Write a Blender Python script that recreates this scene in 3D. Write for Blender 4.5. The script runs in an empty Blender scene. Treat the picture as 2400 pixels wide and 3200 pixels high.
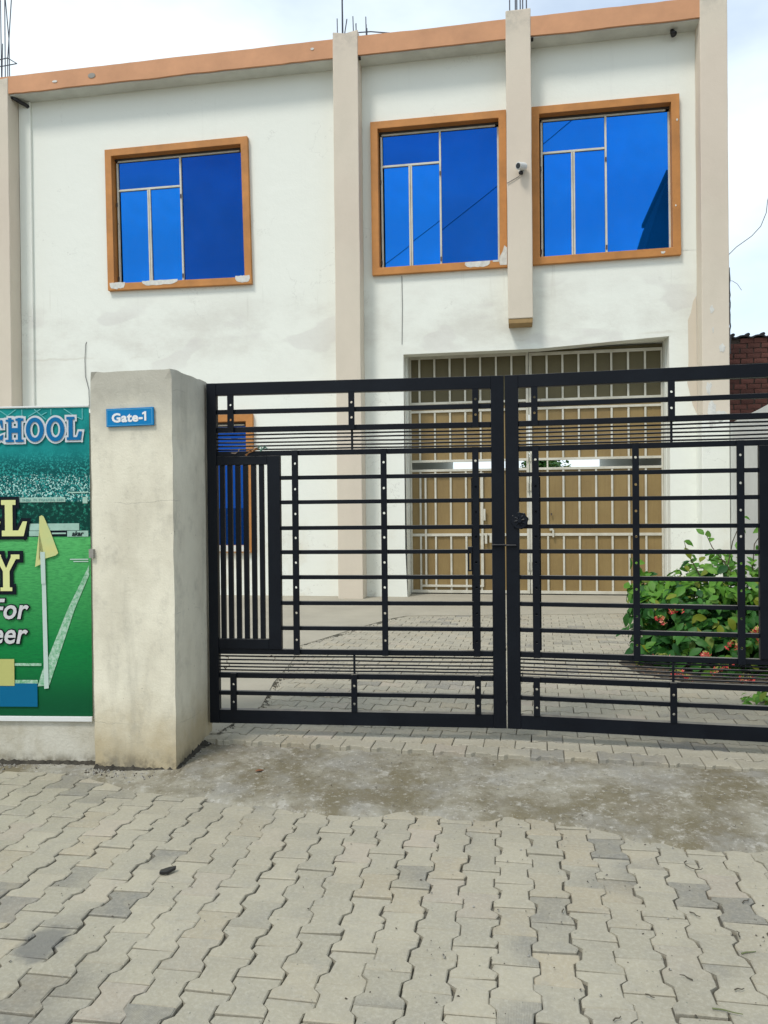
import bpy, bmesh, math, random
from mathutils import Vector, Matrix, Euler
from mathutils import noise as mnoise
R = math.radians
rnd = random.Random(7)
scn = bpy.context.scene
COL = scn.collection

# ------------------------------------------------------------------ camera
cd = bpy.data.cameras.new('camera'); cam = bpy.data.objects.new('camera', cd); COL.objects.link(cam)
cd.sensor_fit = 'HORIZONTAL'; cd.sensor_width = 36.0; cd.lens = 36.0
cd.clip_start = 0.05; cd.clip_end = 3000
Rc = Matrix(((0.99995, 0.0, 0.00996), (-6e-05, 0.99998, 0.00649), (-0.00996, -0.00649, 0.99993)))
cam.matrix_world = Matrix.Translation((0, 0, 1.63)) @ (Rc @ Matrix(((1, 0, 0), (0, 0, -1), (0, 1, 0)))).to_4x4()
scn.camera = cam

# ------------------------------------------------------------------ sky, sun, exposure
SUN_AZ, SUN_EL = R(222), R(56)          # azimuth clockwise from +Y: behind the camera and to its left
w = bpy.data.worlds.new('World'); scn.world = w; w.use_nodes = True
nt = w.node_tree; nt.nodes.clear()
def N(t, kind, **kw):
    n = t.nodes.new(kind)
    for k, v in kw.items(): setattr(n, k, v)
    return n
out = N(nt, 'ShaderNodeOutputWorld'); mixs = N(nt, 'ShaderNodeMixShader')
b1 = N(nt, 'ShaderNodeBackground'); b2 = N(nt, 'ShaderNodeBackground')
sky = N(nt, 'ShaderNodeTexSky', sky_type='NISHITA'); sky.sun_disc = False
sky.sun_elevation = SUN_EL; sky.sun_rotation = SUN_AZ; sky.dust_density = 0.8
nt.links.new(sky.outputs[0], b1.inputs[0]); b1.inputs[1].default_value = 0.15
tc = N(nt, 'ShaderNodeTexCoord'); mp = N(nt, 'ShaderNodeMapping'); mp.inputs['Scale'].default_value = (1, 1, 2.2)
mp.inputs['Location'].default_value = (3.1, 0.4, 1.7)
nz = N(nt, 'ShaderNodeTexNoise'); nz.inputs['Scale'].default_value = 1.7; nz.inputs['Detail'].default_value = 6; nz.inputs['Roughness'].default_value = 0.5
rp = N(nt, 'ShaderNodeValToRGB'); rp.color_ramp.elements[0].position = 0.30; rp.color_ramp.elements[1].position = 0.55
rp.color_ramp.elements[0].color = (0.18, 0.18, 0.18, 1); rp.color_ramp.elements[1].color = (1, 1, 1, 1)
nt.links.new(tc.outputs['Generated'], mp.inputs[0]); nt.links.new(mp.outputs[0], nz.inputs['Vector']); nt.links.new(nz.outputs[0], rp.inputs[0])
b2.inputs[0].default_value = (0.83, 0.935, 1.0, 1); b2.inputs[1].default_value = 0.84
nt.links.new(rp.outputs[0], mixs.inputs[0]); nt.links.new(b1.outputs[0], mixs.inputs[1]); nt.links.new(b2.outputs[0], mixs.inputs[2])
nt.links.new(mixs.outputs[0], out.inputs[0])
sl = bpy.data.lights.new('sun', 'SUN'); sl.energy = 1.5; sl.angle = R(12); sl.color = (1.0, 0.95, 0.87)
so = bpy.data.objects.new('sun', sl); COL.objects.link(so)
sd = Vector((math.sin(SUN_AZ) * math.cos(SUN_EL), math.cos(SUN_AZ) * math.cos(SUN_EL), math.sin(SUN_EL)))
so.rotation_euler = sd.to_track_quat('Z', 'Y').to_euler(); so.location = (-6, -6, 14)
scn.view_settings.view_transform = 'Standard'; scn.view_settings.look = 'None'
scn.view_settings.gamma = 1.0; scn.view_settings.use_curve_mapping = False
scn.view_settings.exposure = 0.55
scn.render.engine = 'CYCLES'; scn.cycles.use_denoising = True; scn.cycles.max_bounces = 6

# ------------------------------------------------------------------ materials
def mat(name, col, rough=0.7, var=0.0, vscale=3.0, bump=0.0, bscale=40.0, metal=0.0, spec=None, col2=None, rndv=0.0):
    m = bpy.data.materials.new(name); m.use_nodes = True; t = m.node_tree
    p = t.nodes['Principled BSDF']; p.inputs['Roughness'].default_value = rough; p.inputs['Metallic'].default_value = metal
    if spec is not None: p.inputs['Specular IOR Level'].default_value = spec
    p.inputs['Base Color'].default_value = (*col, 1)
    tcn = N(t, 'ShaderNodeTexCoord')
    src = None
    if var > 0 or col2:
        n = N(t, 'ShaderNodeTexNoise'); n.inputs['Scale'].default_value = vscale; n.inputs['Detail'].default_value = 8; n.inputs['Roughness'].default_value = 0.65
        t.links.new(tcn.outputs['Object'], n.inputs['Vector'])
        mr = N(t, 'ShaderNodeMapRange'); mr.inputs[1].default_value = 0.33; mr.inputs[2].default_value = 0.67
        t.links.new(n.outputs[0], mr.inputs[0])
        mx = N(t, 'ShaderNodeMix', data_type='RGBA')
        c2 = col2 if col2 else tuple(c * (1 - var) for c in col)
        mx.inputs[6].default_value = (*col, 1); mx.inputs[7].default_value = (*c2, 1)
        t.links.new(mr.outputs[0], mx.inputs[0]); src = mx.outputs[2]
    if rndv > 0:
        oi = N(t, 'ShaderNodeObjectInfo'); ge = N(t, 'ShaderNodeNewGeometry')
        a = N(t, 'ShaderNodeMath', operation='ADD'); t.links.new(oi.outputs['Random'], a.inputs[0]); t.links.new(ge.outputs['Random Per Island'], a.inputs[1])
        f = N(t, 'ShaderNodeMath', operation='FRACT'); t.links.new(a.outputs[0], f.inputs[0])
        mr2 = N(t, 'ShaderNodeMapRange'); mr2.inputs[3].default_value = 1 - rndv; mr2.inputs[4].default_value = 1 + rndv
        t.links.new(f.outputs[0], mr2.inputs[0])
        h = N(t, 'ShaderNodeHueSaturation'); t.links.new(mr2.outputs[0], h.inputs['Value'])
        if src: t.links.new(src, h.inputs['Color'])
        else: h.inputs['Color'].default_value = (*col, 1)
        src = h.outputs[0]
    if src: t.links.new(src, p.inputs['Base Color'])
    if bump > 0:
        n2 = N(t, 'ShaderNodeTexNoise'); n2.inputs['Scale'].default_value = bscale; n2.inputs['Detail'].default_value = 6
        t.links.new(tcn.outputs['Object'], n2.inputs['Vector'])
        bp = N(t, 'ShaderNodeBump'); bp.inputs['Strength'].default_value = bump; bp.inputs['Distance'].default_value = 0.01
        t.links.new(n2.outputs[0], bp.inputs['Height']); t.links.new(bp.outputs[0], p.inputs['Normal'])
    return m

class NT:
    """small helper to write node maths"""
    def __init__(s, m): s.t = m.node_tree; s.p = s.t.nodes['Principled BSDF']; s.tc = N(s.t, 'ShaderNodeTexCoord'); s.obj = s.tc.outputs['Object']
    def link(s, a, b): s.t.links.new(a, b)
    def noise(s, scale, detail=6, rough=0.6, sc=(1, 1, 1), vec=None, off=(0, 0, 0)):
        mp = N(s.t, 'ShaderNodeMapping'); mp.inputs['Scale'].default_value = sc; mp.inputs['Location'].default_value = off
        s.link(vec or s.obj, mp.inputs[0])
        n = N(s.t, 'ShaderNodeTexNoise'); n.inputs['Scale'].default_value = scale; n.inputs['Detail'].default_value = detail; n.inputs['Roughness'].default_value = rough
        s.link(mp.outputs[0], n.inputs['Vector']); return n.outputs[0]
    def rng(s, v, a, b, c=0.0, d=1.0, smooth=True):
        mr = N(s.t, 'ShaderNodeMapRange'); mr.interpolation_type = 'SMOOTHSTEP' if smooth else 'LINEAR'
        for i, x in enumerate((a, b, c, d)): mr.inputs[i + 1].default_value = x
        s.link(v, mr.inputs[0]); return mr.outputs[0]
    def math(s, op, a, b=None):
        m = N(s.t, 'ShaderNodeMath', operation=op)
        for i, x in enumerate((a, b)):
            if x is None: continue
            if isinstance(x, (int, float)): m.inputs[i].default_value = x
            else: s.link(x, m.inputs[i])
        return m.outputs[0]
    def mul(s, a, b): return s.math('MULTIPLY', a, b)
    def mix(s, f, a, b):
        mx = N(s.t, 'ShaderNodeMix', data_type='RGBA')
        if isinstance(f, (int, float)): mx.inputs[0].default_value = f
        else: s.link(f, mx.inputs[0])
        for i, x in ((6, a), (7, b)):
            if isinstance(x, tuple): mx.inputs[i].default_value = (*x, 1)
            else: s.link(x, mx.inputs[i])
        return mx.outputs[2]
    def xyz(s, vec=None):
        n = N(s.t, 'ShaderNodeSeparateXYZ'); s.link(vec or s.obj, n.inputs[0]); return n.outputs
    def color(s, c): s.link(c, s.p.inputs['Base Color'])
    def bump(s, h, strength, dist=0.01):
        bp = N(s.t, 'ShaderNodeBump'); bp.inputs['Strength'].default_value = strength; bp.inputs['Distance'].default_value = dist
        s.link(h, bp.inputs['Height']); s.link(bp.outputs[0], s.p.inputs['Normal'])
    def rand(s):
        oi = N(s.t, 'ShaderNodeObjectInfo'); ge = N(s.t, 'ShaderNodeNewGeometry')
        a = s.math('ADD', oi.outputs['Random'], ge.outputs['Random Per Island']); return s.math('FRACT', a)
    def shifted(s, r):
        """object coordinates moved by a random amount, so that copies do not repeat"""
        cb = N(s.t, 'ShaderNodeCombineXYZ'); s.link(s.mul(r, 37.0), cb.inputs[0]); s.link(s.mul(r, 91.0), cb.inputs[1])
        va = N(s.t, 'ShaderNodeVectorMath', operation='ADD'); s.link(s.obj, va.inputs[0]); s.link(cb.outputs[0], va.inputs[1]); return va.outputs[0]
def newmat(name, rough=0.8):
    m = bpy.data.materials.new(name); m.use_nodes = True; m.node_tree.nodes['Principled BSDF'].inputs['Roughness'].default_value = rough
    return m, NT(m)

# plastered white wall of the school: damp smears in a band under the upper windows, streaks and a soiled foot
M_wall, k = newmat('white_wall_paint', 0.85)
X, Y, Z = k.xyz()
band = k.mul(k.rng(Z, 3.7, 4.5), k.rng(Z, 5.5, 5.0))
sm = k.mul(band, k.rng(k.noise(1.1, 10, 0.70, (1, 1, 1.7)), 0.36, 0.74))
c = k.mix(k.mul(sm, 0.58), (0.80, 0.815, 0.745), (0.575, 0.55, 0.49))
rp2 = k.mul(band, k.rng(k.noise(0.55, 3, 0.45, (1, 1, 2.2), off=(7, 0, 3)), 0.54, 0.57)); c = k.mix(k.mul(rp2, 0.42), c, (0.62, 0.595, 0.56))
ck = k.mul(k.rng(k.math('ABSOLUTE', k.math('SUBTRACT', k.noise(0.55, 10, 0.6, off=(2, 0, 6)), 0.5)), 0.0022, 0.0), k.rng(k.noise(0.8, 3, 0.5, off=(5, 0, 1)), 0.50, 0.58)); c = k.mix(k.mul(ck, 0.45), c, (0.36, 0.35, 0.31))
yel = k.mul(k.rng(Z, 2.0, 0.4), k.rng(k.noise(1.6, 7, 0.65, (1, 1, 0.8), off=(4, 0, 0)), 0.48, 0.70))
c = k.mix(k.mul(yel, 0.45), c, (0.56, 0.48, 0.34))
st = k.mul(k.rng(k.noise(2.2, 5, 0.6, (3.0, 1, 0.16)), 0.58, 0.78), k.rng(Z, 9.2, 7.8, 0.8, 0.25))
c = k.mix(k.mul(st, 0.28), c, (0.48, 0.48, 0.43))
dr = k.mul(k.rng(k.noise(5.0, 4, 0.6, (2.2, 1, 0.10), off=(3, 0, 9)), 0.60, 0.74), k.mul(k.rng(Z, 4.6, 5.5), k.rng(Z, 5.75, 5.6))); c = k.mix(k.mul(dr, 0.22), c, (0.42, 0.40, 0.33))
line = k.mul(k.rng(k.math('ABSOLUTE', k.math('SUBTRACT', k.math('ADD', Z, k.mul(k.noise(0.8, 4), 0.35)), 4.55)), 0.03, 0.0), k.rng(k.noise(0.7, 3), 0.5, 0.6))
c = k.mix(k.mul(line, 0.30), c, (0.50, 0.46, 0.36))
sp = k.rng(k.noise(9.0, 2, 0.5), 0.76, 0.80)
c = k.mix(k.mul(sp, 0.35), c, (0.35, 0.34, 0.30))
k.color(c); k.bump(k.math('ADD', k.noise(3.0, 4), k.mul(k.noise(60, 3), 0.15)), 0.42, 0.02)

M_col, k = newmat('beige_column_paint', 0.85)
X, Y, Z = k.xyz()
f = k.rng(k.noise(1.1, 8, 0.6, (1, 1, 0.5)), 0.35, 0.7)
c = k.mix(f, (0.655, 0.58, 0.475), (0.60, 0.535, 0.435))
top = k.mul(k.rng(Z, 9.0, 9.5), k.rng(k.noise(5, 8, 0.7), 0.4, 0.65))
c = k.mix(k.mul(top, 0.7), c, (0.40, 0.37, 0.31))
pk = k.rng(k.noise(0.35, 2, 0.4), 0.45, 0.6)
c = k.mix(k.mul(pk, 0.25), c, (0.60, 0.48, 0.40))
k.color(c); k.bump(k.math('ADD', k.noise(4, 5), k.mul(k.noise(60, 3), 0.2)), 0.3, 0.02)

M_orange = mat('orange_window_paint', (0.55, 0.23, 0.055), 0.65, 0.28, 2.5, 0.25, 18)
M_fascia = mat('orange_fascia_paint', (0.64, 0.32, 0.165), 0.75, 0.22, 1.2, 0.2, 12)
M_patch = mat('bare_plaster', (0.72, 0.71, 0.66), 0.9, 0.25, 14, 0.5, 60)
M_soffit = mat('soffit_plaster', (0.66, 0.68, 0.63), 0.9, 0.25, 1.3, 0.3, 12)
M_cream, k = newmat('cream_steel_paint', 0.55)
c = k.mix(k.rng(k.noise(4, 6, 0.6), 0.35, 0.68), (0.62, 0.595, 0.51), (0.51, 0.485, 0.40))
c = k.mix(k.mul(k.rng(k.noise(9, 5, 0.65, (1, 1, .5)), 0.68, 0.74), 0.75), c, (0.19, 0.10, 0.05)); k.color(c); k.bump(k.noise(30, 3), 0.15, 0.01)
M_tan, k = newmat('tan_steel_sheet', 0.6)
c = k.mix(k.rng(k.noise(1.3, 6, 0.6), 0.35, 0.68), (0.275, 0.19, 0.072), (0.225, 0.15, 0.055))
c = k.mix(k.mul(k.rng(k.noise(6, 4, 0.6, (3, 1, 0.12)), 0.5, 0.72), 0.35), c, (0.20, 0.13, 0.05))
c = k.mix(k.mul(k.rng(k.noise(7, 4, 0.6), 0.70, 0.75), 0.7), c, (0.10, 0.05, 0.02)); k.color(c); k.bump(k.noise(7, 3, 0.5, (3, 1, .3)), 0.3, 0.02)
M_tan2 = mat('lintel_shaded_sheet', (0.125, 0.105, 0.05), 0.7, 0.25, 1.6, 0.15, 8)  # upper gate sheet, the lintel's shade painted into its colour
M_dark_gap = mat('shaded_gap', (0.05, 0.045, 0.04), 0.9)  # dark colour stands in for shade in the gap under the window head
M_hinge = mat('rusty_steel', (0.10, 0.07, 0.05), 0.7, 0.4, 20)
M_rebar = mat('rebar_steel', (0.07, 0.075, 0.10), 0.7, 0.3, 8)
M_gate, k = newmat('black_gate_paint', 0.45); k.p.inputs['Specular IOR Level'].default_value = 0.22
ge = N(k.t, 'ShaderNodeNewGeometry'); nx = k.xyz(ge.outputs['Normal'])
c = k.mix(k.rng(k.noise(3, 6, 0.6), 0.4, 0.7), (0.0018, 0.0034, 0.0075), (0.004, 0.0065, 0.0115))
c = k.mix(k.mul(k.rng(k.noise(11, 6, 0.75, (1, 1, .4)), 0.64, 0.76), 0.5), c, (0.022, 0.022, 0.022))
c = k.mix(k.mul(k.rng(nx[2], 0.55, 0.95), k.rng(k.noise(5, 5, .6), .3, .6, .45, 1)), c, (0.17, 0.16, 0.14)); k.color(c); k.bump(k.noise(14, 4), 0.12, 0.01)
M_concrete_dark = mat('grey_concrete', (0.34, 0.325, 0.29), 0.95, 0.35, 3, 0.5, 25)
M_soil = mat('soil', (0.085, 0.07, 0.05), 1.0, 0.4, 9, 0.6, 40)
M_ground = mat('bare_ground', (0.21, 0.185, 0.145), 1.0, 0.35, 0.6, 0.4, 6)
M_grit = mat('joint_sand', (0.165, 0.152, 0.12), 1.0, 0.65, 5, 0.6, 60)
M_white = mat('white_plastic', (0.66, 0.66, 0.63), 0.45)
M_black = mat('black_plastic', (0.012, 0.012, 0.014), 0.35)
M_cable = mat('grey_cable', (0.10, 0.10, 0.10), 0.6)
M_slab = mat('yard_concrete', (0.37, 0.34, 0.27), 0.95, 0.16, 1.6, 0.35, 18)

# blue reflective glass; brighter and dimmer sky reflections are painted into the tints
def glass(name, tint, off):
    m, k = newmat(name, 0.012)
    k.p.inputs['Metallic'].default_value = 0.80; k.p.inputs['Specular IOR Level'].default_value = 0.2
    c = k.mix(k.rng(k.noise(0.7, 4, 0.5, off=off), 0.35, 0.65), tint, tuple(x * 0.82 for x in tint))
    k.color(c); k.bump(k.noise(1.3, 2, 0.4, off=off), 0.008, 0.02)
    return m
M_glass_fix = glass('blue_mirror_glass', (0.002, 0.095, 0.43), (0, 0, 0))
M_glass_bright = glass('blue_mirror_glass_bright_sky', (0.004, 0.175, 0.68), (3, 0, 1))
M_glass_dim = glass('blue_mirror_glass_dim_sky', (0.0015, 0.062, 0.33), (6, 0, 2))

# cast concrete pavers
def paver_mat(name, base, dark, darkamt):
    m, k = newmat(name, 0.9)
    r = k.rand(); v = k.shifted(r)
    r2 = k.math('FRACT', k.mul(r, 7.31)); r3 = k.math('FRACT', k.mul(r, 17.77))
    c = k.mix(r2, base, tuple(x * y for x, y in zip(base, (0.84, 0.85, 0.86))))
    ge = N(k.t, 'ShaderNodeNewGeometry'); big = k.noise(1.4, 8, 0.65, vec=ge.outputs['Position']); fine = k.noise(9.0, 8, 0.7, vec=ge.outputs['Position'])
    c = k.mix(k.mul(k.rng(r3, 0.80, 0.95), 0.45), c, (0.37, 0.305, 0.205))
    c = k.mix(k.mul(k.rng(r3, 0.10, 0.0), 0.40), c, (0.40, 0.325, 0.265))
    blot = k.rng(k.noise(7.0, 7, 0.62, vec=v), 0.40, 0.70)
    clus = k.noise(0.75, 3, 0.5, vec=ge.outputs['Position'], off=(2.2, 5.1, 0))
    dk = k.rng(k.math('ADD', k.mul(k.math('FRACT', k.mul(r, 29.3)), 0.5), k.mul(clus, 0.9)), 1.03 - darkamt, 1.13 - darkamt)
    c = k.mix(k.mul(k.math('ADD', k.mul(dk, 0.58), k.mul(blot, 0.26)), k.rng(k.noise(14, 4, 0.6, vec=v), 0.25, 0.6, 0.45, 1.0)), c, dark)
    c = k.mix(k.mul(k.rng(big, 0.42, 0.70), 0.38), c, (0.225, 0.20, 0.145))
    c = k.mix(k.mul(k.rng(fine, 0.50, 0.72), 0.48), c, (0.27, 0.255, 0.215))
    c = k.mix(k.mul(k.rng(k.noise(60, 5, 0.75, vec=v), 0.42, 0.72), 0.36), c, (0.50, 0.47, 0.39))
    px = k.xyz(ge.outputs['Position']); dx = k.mul(k.math('ADD', px[0], 1.305), 9.0); dy = k.mul(k.math('SUBTRACT', px[1], 2.885), 6.5)
    oil = k.math('ADD', k.math('ADD', k.mul(dx, dx), k.mul(dy, dy)), k.mul(k.noise(16, 5, 0.6, vec=ge.outputs['Position']), 0.9))
    c = k.mix(k.mul(k.rng(oil, 1.35, 0.75), 0.62), c, (0.085, 0.09, 0.095))
    pit = k.rng(k.noise(46, 2, 0.5, vec=v), 0.70, 0.76)
    c = k.mix(k.mul(pit, 0.65), c, (0.10, 0.115, 0.09))
    k.color(c)
    vv = k.xyz(v)
    dia = k.mul(k.math('SINE', k.mul(k.math('ADD', vv[0], vv[1]), 620.0)), k.math('SINE', k.mul(k.math('SUBTRACT', vv[0], vv[1]), 620.0)))
    h = k.math('ADD', k.mul(k.noise(70, 4, 0.6, vec=v), 0.8), k.mul(k.mul(dia, dk), 0.5))
    k.bump(h, 0.65, 0.005)
    return m
M_paver = paver_mat('street_paver_concrete', (0.372, 0.338, 0.255), (0.215, 0.210, 0.192), 0.18)
M_paver2 = paver_mat('driveway_paver_concrete', (0.375, 0.342, 0.262), (0.26, 0.25, 0.23), 0.14)

# cement apron: pale cement, muddy patches
M_apron, k = newmat('cement_apron', 0.95)
a = k.rng(k.noise(1.1, 9, 0.70), 0.38, 0.57); b = k.rng(k.noise(2.4, 9, 0.7, off=(5, 2, 0)), 0.45, 0.66)
c = k.mix(a, (0.325, 0.305, 0.245), (0.155, 0.132, 0.080)); c = k.mix(k.mul(b, 0.75), c, (0.27, 0.26, 0.23))
w1 = k.rng(k.noise(4.5, 9, 0.75, off=(1, 7, 0)), 0.50, 0.64); c = k.mix(k.mul(w1, 0.5), c, (0.17, 0.145, 0.10))
w2 = k.rng(k.noise(7.5, 9, 0.75, off=(8, 7, 0)), 0.54, 0.66); c = k.mix(k.mul(w2, 0.55), c, (0.45, 0.43, 0.38))
g = k.rng(k.noise(30, 5, 0.7), 0.54, 0.68); c = k.mix(k.mul(g, 0.6), c, (0.46, 0.44, 0.39))
d = k.rng(k.noise(24, 5, 0.7, off=(3, 3, 3)), 0.58, 0.70); c = k.mix(k.mul(d, 0.7), c, (0.10, 0.088, 0.065))
k.color(c); k.bump(k.math('ADD', k.mul(k.noise(6, 8, 0.7), 1.0), k.mul(k.noise(50, 6, 0.7), 0.6)), 0.9, 0.012)

# plastered gate pillar
M_pillar, k = newmat('pillar_plaster', 0.92)
X, Y, Z = k.xyz()
c = k.mix(k.rng(k.noise(2.3, 9, 0.6, (1, 1, 0.6)), 0.35, 0.68), (0.79, 0.745, 0.605), (0.63, 0.585, 0.465))
c = k.mix(k.mul(k.rng(k.math('ADD', Z, k.mul(k.noise(3.0, 6), 0.8)), 2.35, 2.85), 0.65), c, (0.37, 0.36, 0.315))
c = k.mix(k.mul(k.rng(k.math('SUBTRACT', Z, k.mul(k.noise(3.5, 7, 0.65), 0.65)), 0.26, -0.28), 0.8), c, (0.39, 0.305, 0.165))
low = k.mul(k.rng(Z, 0.16, 0.03), k.rng(k.noise(9, 7, 0.7), 0.38, 0.62)); c = k.mix(k.mul(low, 0.8), c, (0.12, 0.10, 0.065))
sm = k.mul(k.rng(k.noise(1.6, 6, 0.6, (2.2, 2.2, 0.25), off=(2, 1, 0)), 0.50, 0.70), 0.50)
c = k.mix(sm, c, (0.29, 0.27, 0.215))
gr = k.rng(k.noise(7.0, 9, 0.72, (1, 1, 0.7), off=(4, 4, 0)), 0.48, 0.72); c = k.mix(k.mul(gr, 0.38), c, (0.33, 0.31, 0.255))
cz = k.math('ADD', Z, k.mul(k.noise(3.0, 7, 0.65, (1, 1, 0.3)), 0.10)); cz2 = k.math('FRACT', k.mul(cz, 1.45))
crk = k.rng(k.math('ABSOLUTE', k.math('SUBTRACT', cz2, 0.5)), 0.0045, 0.0)
c = k.mix(k.mul(crk, k.mul(k.rng(k.noise(3.2, 3, 0.5, off=(0, 5, 0)), 0.50, 0.58), 0.42)), c, (0.18, 0.17, 0.14))
sp = k.rng(k.noise(34, 2, 0.5), 0.72, 0.77); c = k.mix(k.mul(sp, 0.5), c, (0.20, 0.18, 0.14))
k.color(c); k.bump(k.math('ADD', k.noise(6, 6, 0.6), k.mul(k.noise(80, 4, 0.6), 0.25)), 0.55, 0.012)

M_foot, k = newmat('boundary_wall_plaster', 0.92)
X, Y, Z = k.xyz()
c = k.mix(k.rng(k.noise(4, 8, 0.62, (1, 1, 0.7)), 0.38, 0.66), (0.58, 0.555, 0.475), (0.44, 0.405, 0.315))
c = k.mix(k.mul(k.rng(Z, 0.10, 0.0), k.rng(k.noise(14, 6), 0.35, 0.6)), c, (0.16, 0.135, 0.09))
k.color(c); k.bump(k.noise(40, 6, 0.65), 0.5, 0.01)

# leaves and flowers
def leaf_mat(name, c1, c2):
    m, k = newmat(name, 0.5); k.p.inputs['Specular IOR Level'].default_value = 0.3
    r = k.rand()
    c = k.mix(r, c1, c2)
    c = k.mix(k.rng(k.math('FRACT', k.mul(r, 9.7)), 0.88, 0.97), c, (0.19, 0.23, 0.02))
    k.color(c)
    tr = N(k.t, 'ShaderNodeBsdfTranslucent'); k.link(c, tr.inputs[0])
    mx = N(k.t, 'ShaderNodeMixShader'); mx.inputs[0].default_value = 0.28
    o = k.t.nodes['Material Output']; k.link(k.p.outputs[0], mx.inputs[1]); k.link(tr.outputs[0], mx.inputs[2]); k.link(mx.outputs[0], o.inputs[0])
    return m
M_leaf = leaf_mat('creeper_leaf', (0.014, 0.080, 0.016), (0.052, 0.185, 0.024))
M_leaf2 = leaf_mat('young_leaf', (0.07, 0.215, 0.02), (0.15, 0.32, 0.036))
M_treeleaf = leaf_mat('far_tree_leaf', (0.02, 0.08, 0.015), (0.05, 0.13, 0.03))
M_stem = mat('stem_bark', (0.11, 0.085, 0.055), 0.9, 0.3, 20)
M_petal = mat('red_petal', (0.66, 0.06, 0.07), 0.6, rndv=0.3)
M_petal2 = mat('pale_pink_petal', (0.68, 0.24, 0.17), 0.6, rndv=0.25)
M_tubeg = mat('flower_tube', (0.30, 0.34, 0.06), 0.6)
M_brick = mat('red_brick', (0.135, 0.050, 0.038), 0.95, 0.6, 4, 0.6, 50, rndv=0.38)
M_mortar = mat('old_mortar', (0.075, 0.055, 0.045), 1.0, 0.5, 6, 0.5, 40)
M_roof = mat('dark_roof_sheet', (0.02, 0.02, 0.022), 0.8)
M_side = mat('side_wall_whitewash', (0.64, 0.65, 0.62), 0.9, 0.14, 1.2, 0.3, 12)

# ------------------------------------------------------------------ geometry helpers
class MB:
    def __init__(s): s.v = []; s.f = []; s.m = []
    def quad(s, a, b, c, d, mi=0):
        n = len(s.v); s.v += [a, b, c, d]; s.f.append((n, n + 1, n + 2, n + 3)); s.m.append(mi); return s
    def box(s, x0, x1, y0, y1, z0, z1, mi=0):
        n = len(s.v)
        s.v += [(x0, y0, z0), (x1, y0, z0), (x1, y1, z0), (x0, y1, z0), (x0, y0, z1), (x1, y0, z1), (x1, y1, z1), (x0, y1, z1)]
        for q in ((0, 3, 2, 1), (4, 5, 6, 7), (0, 1, 5, 4), (1, 2, 6, 5), (2, 3, 7, 6), (3, 0, 4, 7)):
            s.f.append(tuple(n + i for i in q)); s.m.append(mi)
        return s
    def prism(s, pts, y0, y1, mi=0):
        """polygon in x-z, extruded from y0 (front) to y1"""
        a = sum(pts[i][0] * pts[(i + 1) % len(pts)][1] - pts[(i + 1) % len(pts)][0] * pts[i][1] for i in range(len(pts)))
        if a < 0: pts = pts[::-1]
        n = len(s.v); L = len(pts)
        s.v += [(x, y0, z) for x, z in pts] + [(x, y1, z) for x, z in pts]
        s.f.append(tuple(range(n, n + L))); s.f.append(tuple(range(n + 2 * L - 1, n + L - 1, -1)))
        s.m += [mi, mi]
        for i in range(L):
            j = (i + 1) % L; s.f.append((n + i, n + L + i, n + L + j, n + j)); s.m.append(mi)
        return s
    def prism_z(s, pts, z0, z1, mi=0):
        a = sum(pts[i][0] * pts[(i + 1) % len(pts)][1] - pts[(i + 1) % len(pts)][0] * pts[i][1] for i in range(len(pts)))
        if a < 0: pts = pts[::-1]
        n = len(s.v); L = len(pts)
        s.v += [(x, y, z1) for x, y in pts] + [(x, y, z0) for x, y in pts]
        s.f.append(tuple(range(n, n + L))); s.f.append(tuple(range(n + 2 * L - 1, n + L - 1, -1))); s.m += [mi, mi]
        for i in range(L):
            j = (i + 1) % L; s.f.append((n + i, n + L + i, n + L + j, n + j)); s.m.append(mi)
        return s
    def tube(s, pts, r, seg=6, mi=0, r2=None):
        pts = [Vector(p) for p in pts]; n0 = len(s.v); L = len(pts)
        for i, p in enumerate(pts):
            t = (pts[min(i + 1, L - 1)] - pts[max(i - 1, 0)]).normalized()
            u = t.orthogonal().normalized() if abs(t.z) > 0.99 else t.cross(Vector((0, 0, 1))).normalized()
            w_ = t.cross(u); rr = r if r2 is None else r + (r2 - r) * i / max(1, L - 1)
            for q in range(seg):
                a = 2 * math.pi * q / seg; s.v.append(tuple(p + u * math.cos(a) * rr + w_ * math.sin(a) * rr))
        for i in range(L - 1):
            for q in range(seg):
                a = n0 + i * seg + q; b = n0 + i * seg + (q + 1) % seg
                s.f.append((a, b, b + seg, a + seg)); s.m.append(mi)
        s.f.append(tuple(n0 + q for q in range(seg))[::-1]); s.f.append(tuple(n0 + (L - 1) * seg + q for q in range(seg))); s.m += [mi, mi]
        return s
    def mesh(s, name, mats):
        me = bpy.data.meshes.new(name); me.from_pydata([tuple(v) for v in s.v], [], s.f)
        for m in (mats if isinstance(mats, (list, tuple)) else [mats]): me.materials.append(m)
        if any(s.m): me.polygons.foreach_set('material_index', s.m)
        me.update(); return me
    def build(s, name, mats, parent=None, bevel=0, smooth=False, fix=False):
        me = s.mesh(name, mats)
        if fix:
            bm = bmesh.new(); bm.from_mesh(me); bmesh.ops.remove_doubles(bm, verts=bm.verts, dist=1e-5); bmesh.ops.recalc_face_normals(bm, faces=bm.faces); bm.to_mesh(me); bm.free()
        if smooth: me.polygons.foreach_set('use_smooth', [True] * len(me.polygons))
        return link(name, me, parent, bevel)
def link(name, me, parent=None, bevel=0):
    o = bpy.data.objects.new(name, me); COL.objects.link(o)
    if parent: o.parent = parent
    if bevel:
        md = o.modifiers.new('bevel', 'BEVEL'); md.width = bevel; md.segments = 2; md.limit_method = 'ANGLE'
    return o
def tag(o, label=None, cat=None, group=None, kind=None):
    if label: o['label'] = label
    if cat: o['category'] = cat
    if group: o['group'] = group
    if kind: o['kind'] = kind
    return o
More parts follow.
